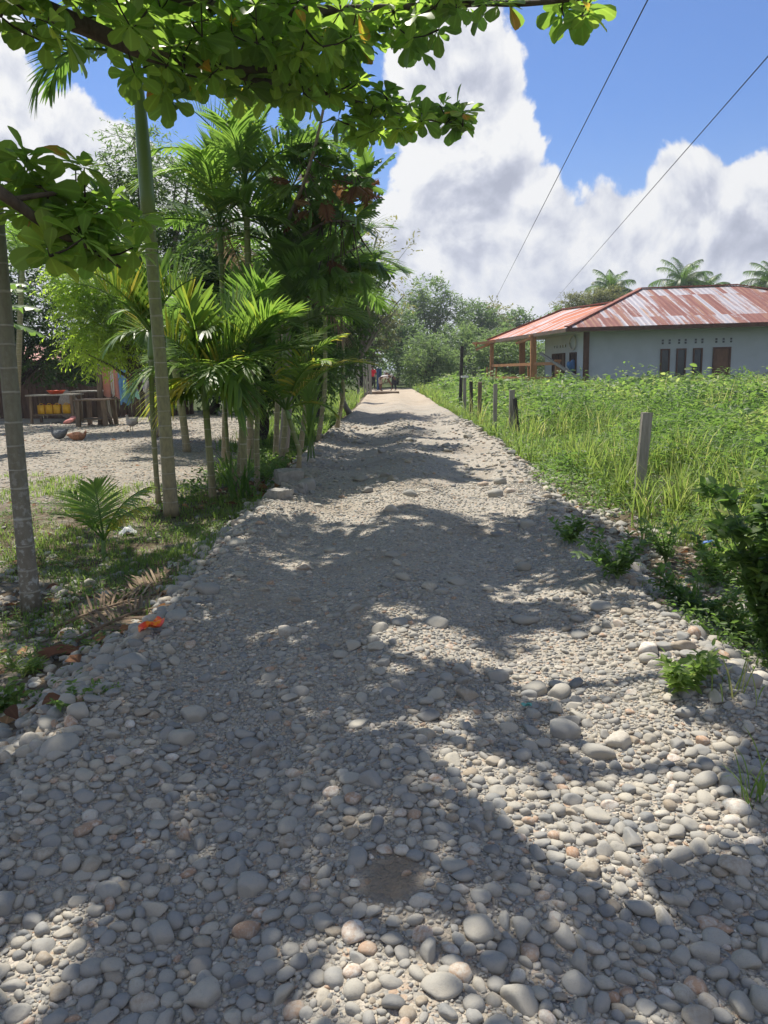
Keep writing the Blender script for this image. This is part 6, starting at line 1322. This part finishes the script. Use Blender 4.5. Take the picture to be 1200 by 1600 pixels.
# ------------------------------------------------------------------ people and gate at the far end of the road
M_SKIN = simple('brown_skin', (.16, .085, .05), .6, .1, 8, .05); M_SHW = simple('white_shirt', (.62, .56, .52), .85, .1, 8, .15); M_SHORT = simple('tan_shorts', (.40, .30, .25), .85, .12, 8, .15); M_SHD = simple('dark_shirt', (.035, .035, .05), .85, .2, 8, .15); M_TRD = simple('dark_trousers', (.03, .03, .04), .85, .2, 8, .1); M_REDS = simple('red_shirt', (.60, .03, .05), .85, .12, 8, .15); M_HAIR = simple('black_hair', (.012, .01, .01), .6, .2, 40, .3); M_HAT = simple('pale_cap', (.45, .43, .42), .8, .1)
def person(label, pos, rz, lean, shirt, trs, cap=None, reach=.6, legsp=.12, shorts=True):
    """standing figure bent forward by LEAN radians at the hip, arms reaching down; faces local +X"""
    root = thing('person', label, 'person', tuple(pos), None, rz); c, s_ = math.cos(lean), math.sin(lean)
    def U(f, sd_, u): return (s_ * u + c * f, sd_, .88 + c * u - s_ * f)     # upper body coordinates: forward, side, up along spine
    N = []; Ed = []
    def add(p, r_, par=None): N.append((p, r_)); Ed.append((par, len(N) - 1)) if par is not None else None; return len(N) - 1
    pel = add((0, 0, .88), (.15, .11)); ab = add(U(0, 0, .2), (.13, .10), pel); ch = add(U(0, 0, .42), (.16, .11), ab); nk = add(U(.01, 0, .56), .055, ch); 
    tl = lean * .6; hd = add(U(.03, 0, .66), .085, nk); tp_ = add(U(.035, 0, .76), .075, hd); nose = add(U(.125, 0, .67), .018, hd)
    hands = []
    for sg in (1, -1):
        sh = add(U(0, sg * .17, .47), .062, ch); shp = np.array(U(0, sg * .19, .46)); el = shp + np.array([.10 * reach, sg * .03, -.27]); wr = el + np.array([.18 * reach, -sg * .02, -.21]); a = add(tuple(el), .042, sh); w_ = add(tuple(wr), .028, a); pm = wr + np.array([.03, 0, -.06]); pi = add(tuple(pm), (.036, .02), w_)
        for k in range(4): b_ = add(tuple(pm + np.array([.02 + .004 * k, (k - 1.5) * .019, -.045])), .009, pi); add(tuple(pm + np.array([.012, (k - 1.5) * .018, -.08 + .006 * abs(k - 1.3)])), .008, b_)
        th_ = add(tuple(pm + np.array([.045, -sg * .02, -.015])), .010, pi); hands.append(pm)
        hp = add((-.01, sg * .10, .84), .095, pel); kn = add((.05 * (1 if sg > 0 else -1), sg * (legsp + .02), .47), .058, hp); an = add((-.03 if sg > 0 else .02, sg * (legsp + .04), .09), .036, kn); add((.12, sg * (legsp + .05), .035), .034, an)
    skin_mesh('body', N, Ed, M_SKIN, root)
    # shirt: torso and short sleeves; trousers or shorts
    T_ = [(U(0, 0, .0), (.175, .135)), (U(0, 0, .2), (.155, .125)), (U(0, 0, .42), (.185, .135)), (U(0, 0, .52), (.10, .08))]; E_ = [(0, 1), (1, 2), (2, 3)]
    for sg in (1, -1):
        T_.append((U(0, sg * .18, .465), .08)); E_.append((2, len(T_) - 1)); shp = np.array(U(0, sg * .19, .46)); T_.append((tuple(shp + np.array([.06 * reach, sg * .02, -.18])), .062)); E_.append((len(T_) - 2, len(T_) - 1))
    skin_mesh('shirt', T_, E_, shirt, root)
    T_ = [((0, 0, .93), (.165, .125)), ((0, 0, .84), (.165, .13))]; E_ = [(0, 1)]
    for sg in (1, -1):
        T_.append(((-.01, sg * .10, .78), .115)); E_.append((1, len(T_) - 1)); T_.append(((.045 * sg, sg * (legsp + .02), .47), .085 if shorts else .075)); E_.append((len(T_) - 2, len(T_) - 1))
        if not shorts: T_.append(((-.02, sg * (legsp + .04), .13), .06)); E_.append((len(T_) - 2, len(T_) - 1))
    skin_mesh('shorts' if shorts else 'trousers', T_, E_, trs, root)
    v, f = ico(3); hc = np.array(U(.025, 0, .715)); gg = Geo(); q = v[:, 2] > -.25; vv = v * np.array([.108, .098, .105]); vv[~q] *= .8; Rm = np.array(Matrix.Rotation(lean, 3, 'Y')); gg.add(vv @ Rm.T + hc + Rm @ np.array([-.012, 0, .02]), f); gg.build('hair' if cap is None else 'cap', M_HAIR if cap is None else cap, root)
    if cap is not None: gg = Geo(); gg.add((v * np.array([.075, .08, .008]) + np.array([.13, 0, .0])) @ Rm.T + hc, f); gg.build('cap_brim', cap, root)
    return root, hands
p1 = np.array([-.02, 51.5, h1(-.02, 51.5)]); p2 = np.array([.86, 52.5, h1(.86, 52.5)])
person('person in white shirt and tan shorts bending over at the end of the road', p1, -.15, 1.35, M_SHW, M_SHORT, M_HAT, .8)
person('person in dark clothes stooping beside the one in white', p2, math.pi + .5, 1.05, M_SHD, M_TRD, M_HAT, .7, .22, False)
y3 = p1[1] + 3.5; p3 = base_at(585, y3)
person('person in a red shirt standing by the blue tarpaulin', p3, -1.4, .12, M_REDS, M_TRD, None, .2, .1, False)
M_TARP = simple('blue_tarp', (.05, .09, .19), .6, .25, 4, .3); y4 = y3 + 1.8; a = P(588, 576, y4); b_ = P(597, 606, y4)
sheet = Geo(); X, Z = np.meshgrid(np.linspace(0, 1, 14), np.linspace(0, 1, 8)); V = np.stack([a[0] + (b_[0] - a[0]) * X, y4 + .08 * np.sin(X * 12 + Z * 2), a[2] + (h1(a[0], y4) - a[2]) * Z], -1).reshape(-1, 3); i = np.arange(7)[:, None] * 14; j = np.arange(13)[None]; F_ = np.stack([i + j, i + 14 + j, i + 15 + j, i + j + 1], -1).reshape(-1, 4); sheet.add(V, F_); sheet.add(V + (0, .01, 0), F_[:, ::-1]); tag(sheet.build('tarpaulin', M_TARP, origin=a), 'blue tarpaulin hanging behind the person in red', 'tarpaulin')
yg = 46.0
for k, (x0, x1, t_, lab) in enumerate([(560, 565, 562, 'leftmost grey upright board of the old gate'), (570.5, 573.5, 559, 'narrow grey upright board in the middle of the old gate'), (574.5, 577.5, 558, 'tallest grey upright board of the old gate'), (579, 583.5, 565, 'rightmost grey upright board of the old gate')]):
    b0 = base_at((x0 + x1) / 2, yg + .3 * (k % 2)); tpt = P((x0 + x1) / 2, t_, b0[1]); w_ = (x1 - x0) / FPX * yg; g_ = Geo(); g_.box((0, 0, (tpt[2] - b0[2]) / 2 - .05), (w_, .05, tpt[2] - b0[2] + .1)); o = g_.build('upright_board', M_PLANK); o.location = b0; tag(o, lab, 'board', 'grey boards of the old gate')
for k, (px, py, lab) in enumerate([(693, 607, 'pale plank on top of the lumber pile by the far road edge'), (688, 612, 'middle plank of the lumber pile by the far road edge'), (696, 616, 'lowest plank of the lumber pile by the far road edge')]):
    b0 = ground_at(px, 618, 0); g_ = Geo(); g_.box((0, 0, 0), (1.5 - .2 * k, .22, .06), .25 - .3 * k); o = g_.build('plank', M_PLANK); o.location = (b0[0] + .1 * k, b0[1], b0[2] + .07 + .10 * (2 - k)); o.rotation_euler = (.03, .05 - .05 * k, 0); tag(o, lab, 'plank', 'planks by the far road edge')
g_ = Geo(); b0 = ground_at(590, 616, 0); g_.tube([(-.9, 0, .06), (0, .02, .09), (1.3, 0, .07)], [.08, .09, .07], 9); o = g_.build('fallen_log', M_RAWB); o.location = b0; tag(o, 'brown log lying across the left end of the road by the workers', 'log')
# ------------------------------------------------------------------ overhead lines
def wire(label, pts, sag):
    pts = [np.array(p) for p in pts]; q = np.linspace(0, 1, 60)[:, None]; V = np.concatenate([pts[0] + (pts[1] - pts[0]) * q - np.array([0, 0, sag]) * 4 * q * (1 - q), (pts[1] + (pts[2] - pts[1]) * q - np.array([0, 0, sag * .5]) * 4 * q * (1 - q))[1:]]); g_ = Geo(); g_.tube(V, .011, 5); tag(g_.build('overhead_wire', M_WIRE, origin=pts[0]), label, 'wire', 'overhead wires')
M_WIRE = simple('black_cable', (.02, .02, .022), .6, .1)
a = P(762, 492, 105); m_ = P(1012, 0, 13.0); wire('left overhead wire running from the top of the picture to the distant trees', [a, m_, m_ + (m_ - a) * .25 + np.array([0, 0, .6])], .0)
a = P(866, 470, 100); m_ = P(1200, 88, 15.0); wire('right overhead wire crossing the sky above the house', [a, m_, m_ + (m_ - a) * .25 + np.array([0, 0, .6])], .0)

# ------------------------------------------------------------------ thin tropical haze
def haze():
    g_ = Geo(); x0, x1, y0, y1, z0, z1 = -1100, 1100, -150, 1400, -9, 60
    g_.box(((x0 + x1) / 2, (y0 + y1) / 2, (z0 + z1) / 2), (x1 - x0, y1 - y0, z1 - z0))
    m = bpy.data.materials.new('haze'); m.use_nodes = True; n = m.node_tree.nodes; n.clear(); out = n.new('ShaderNodeOutputMaterial'); v = n.new('ShaderNodeVolumePrincipled')
    v.inputs['Color'].default_value = (.80, .86, .95, 1); v.inputs['Density'].default_value = .0007; v.inputs['Anisotropy'].default_value = .35
    m.node_tree.links.new(v.outputs[0], out.inputs['Volume']); m.cycles.homogeneous_volume = True
    o = g_.build('haze', m, smooth=False); tag(o, 'thin pale haze in the warm air over the far trees', 'haze', None, 'stuff')
haze()
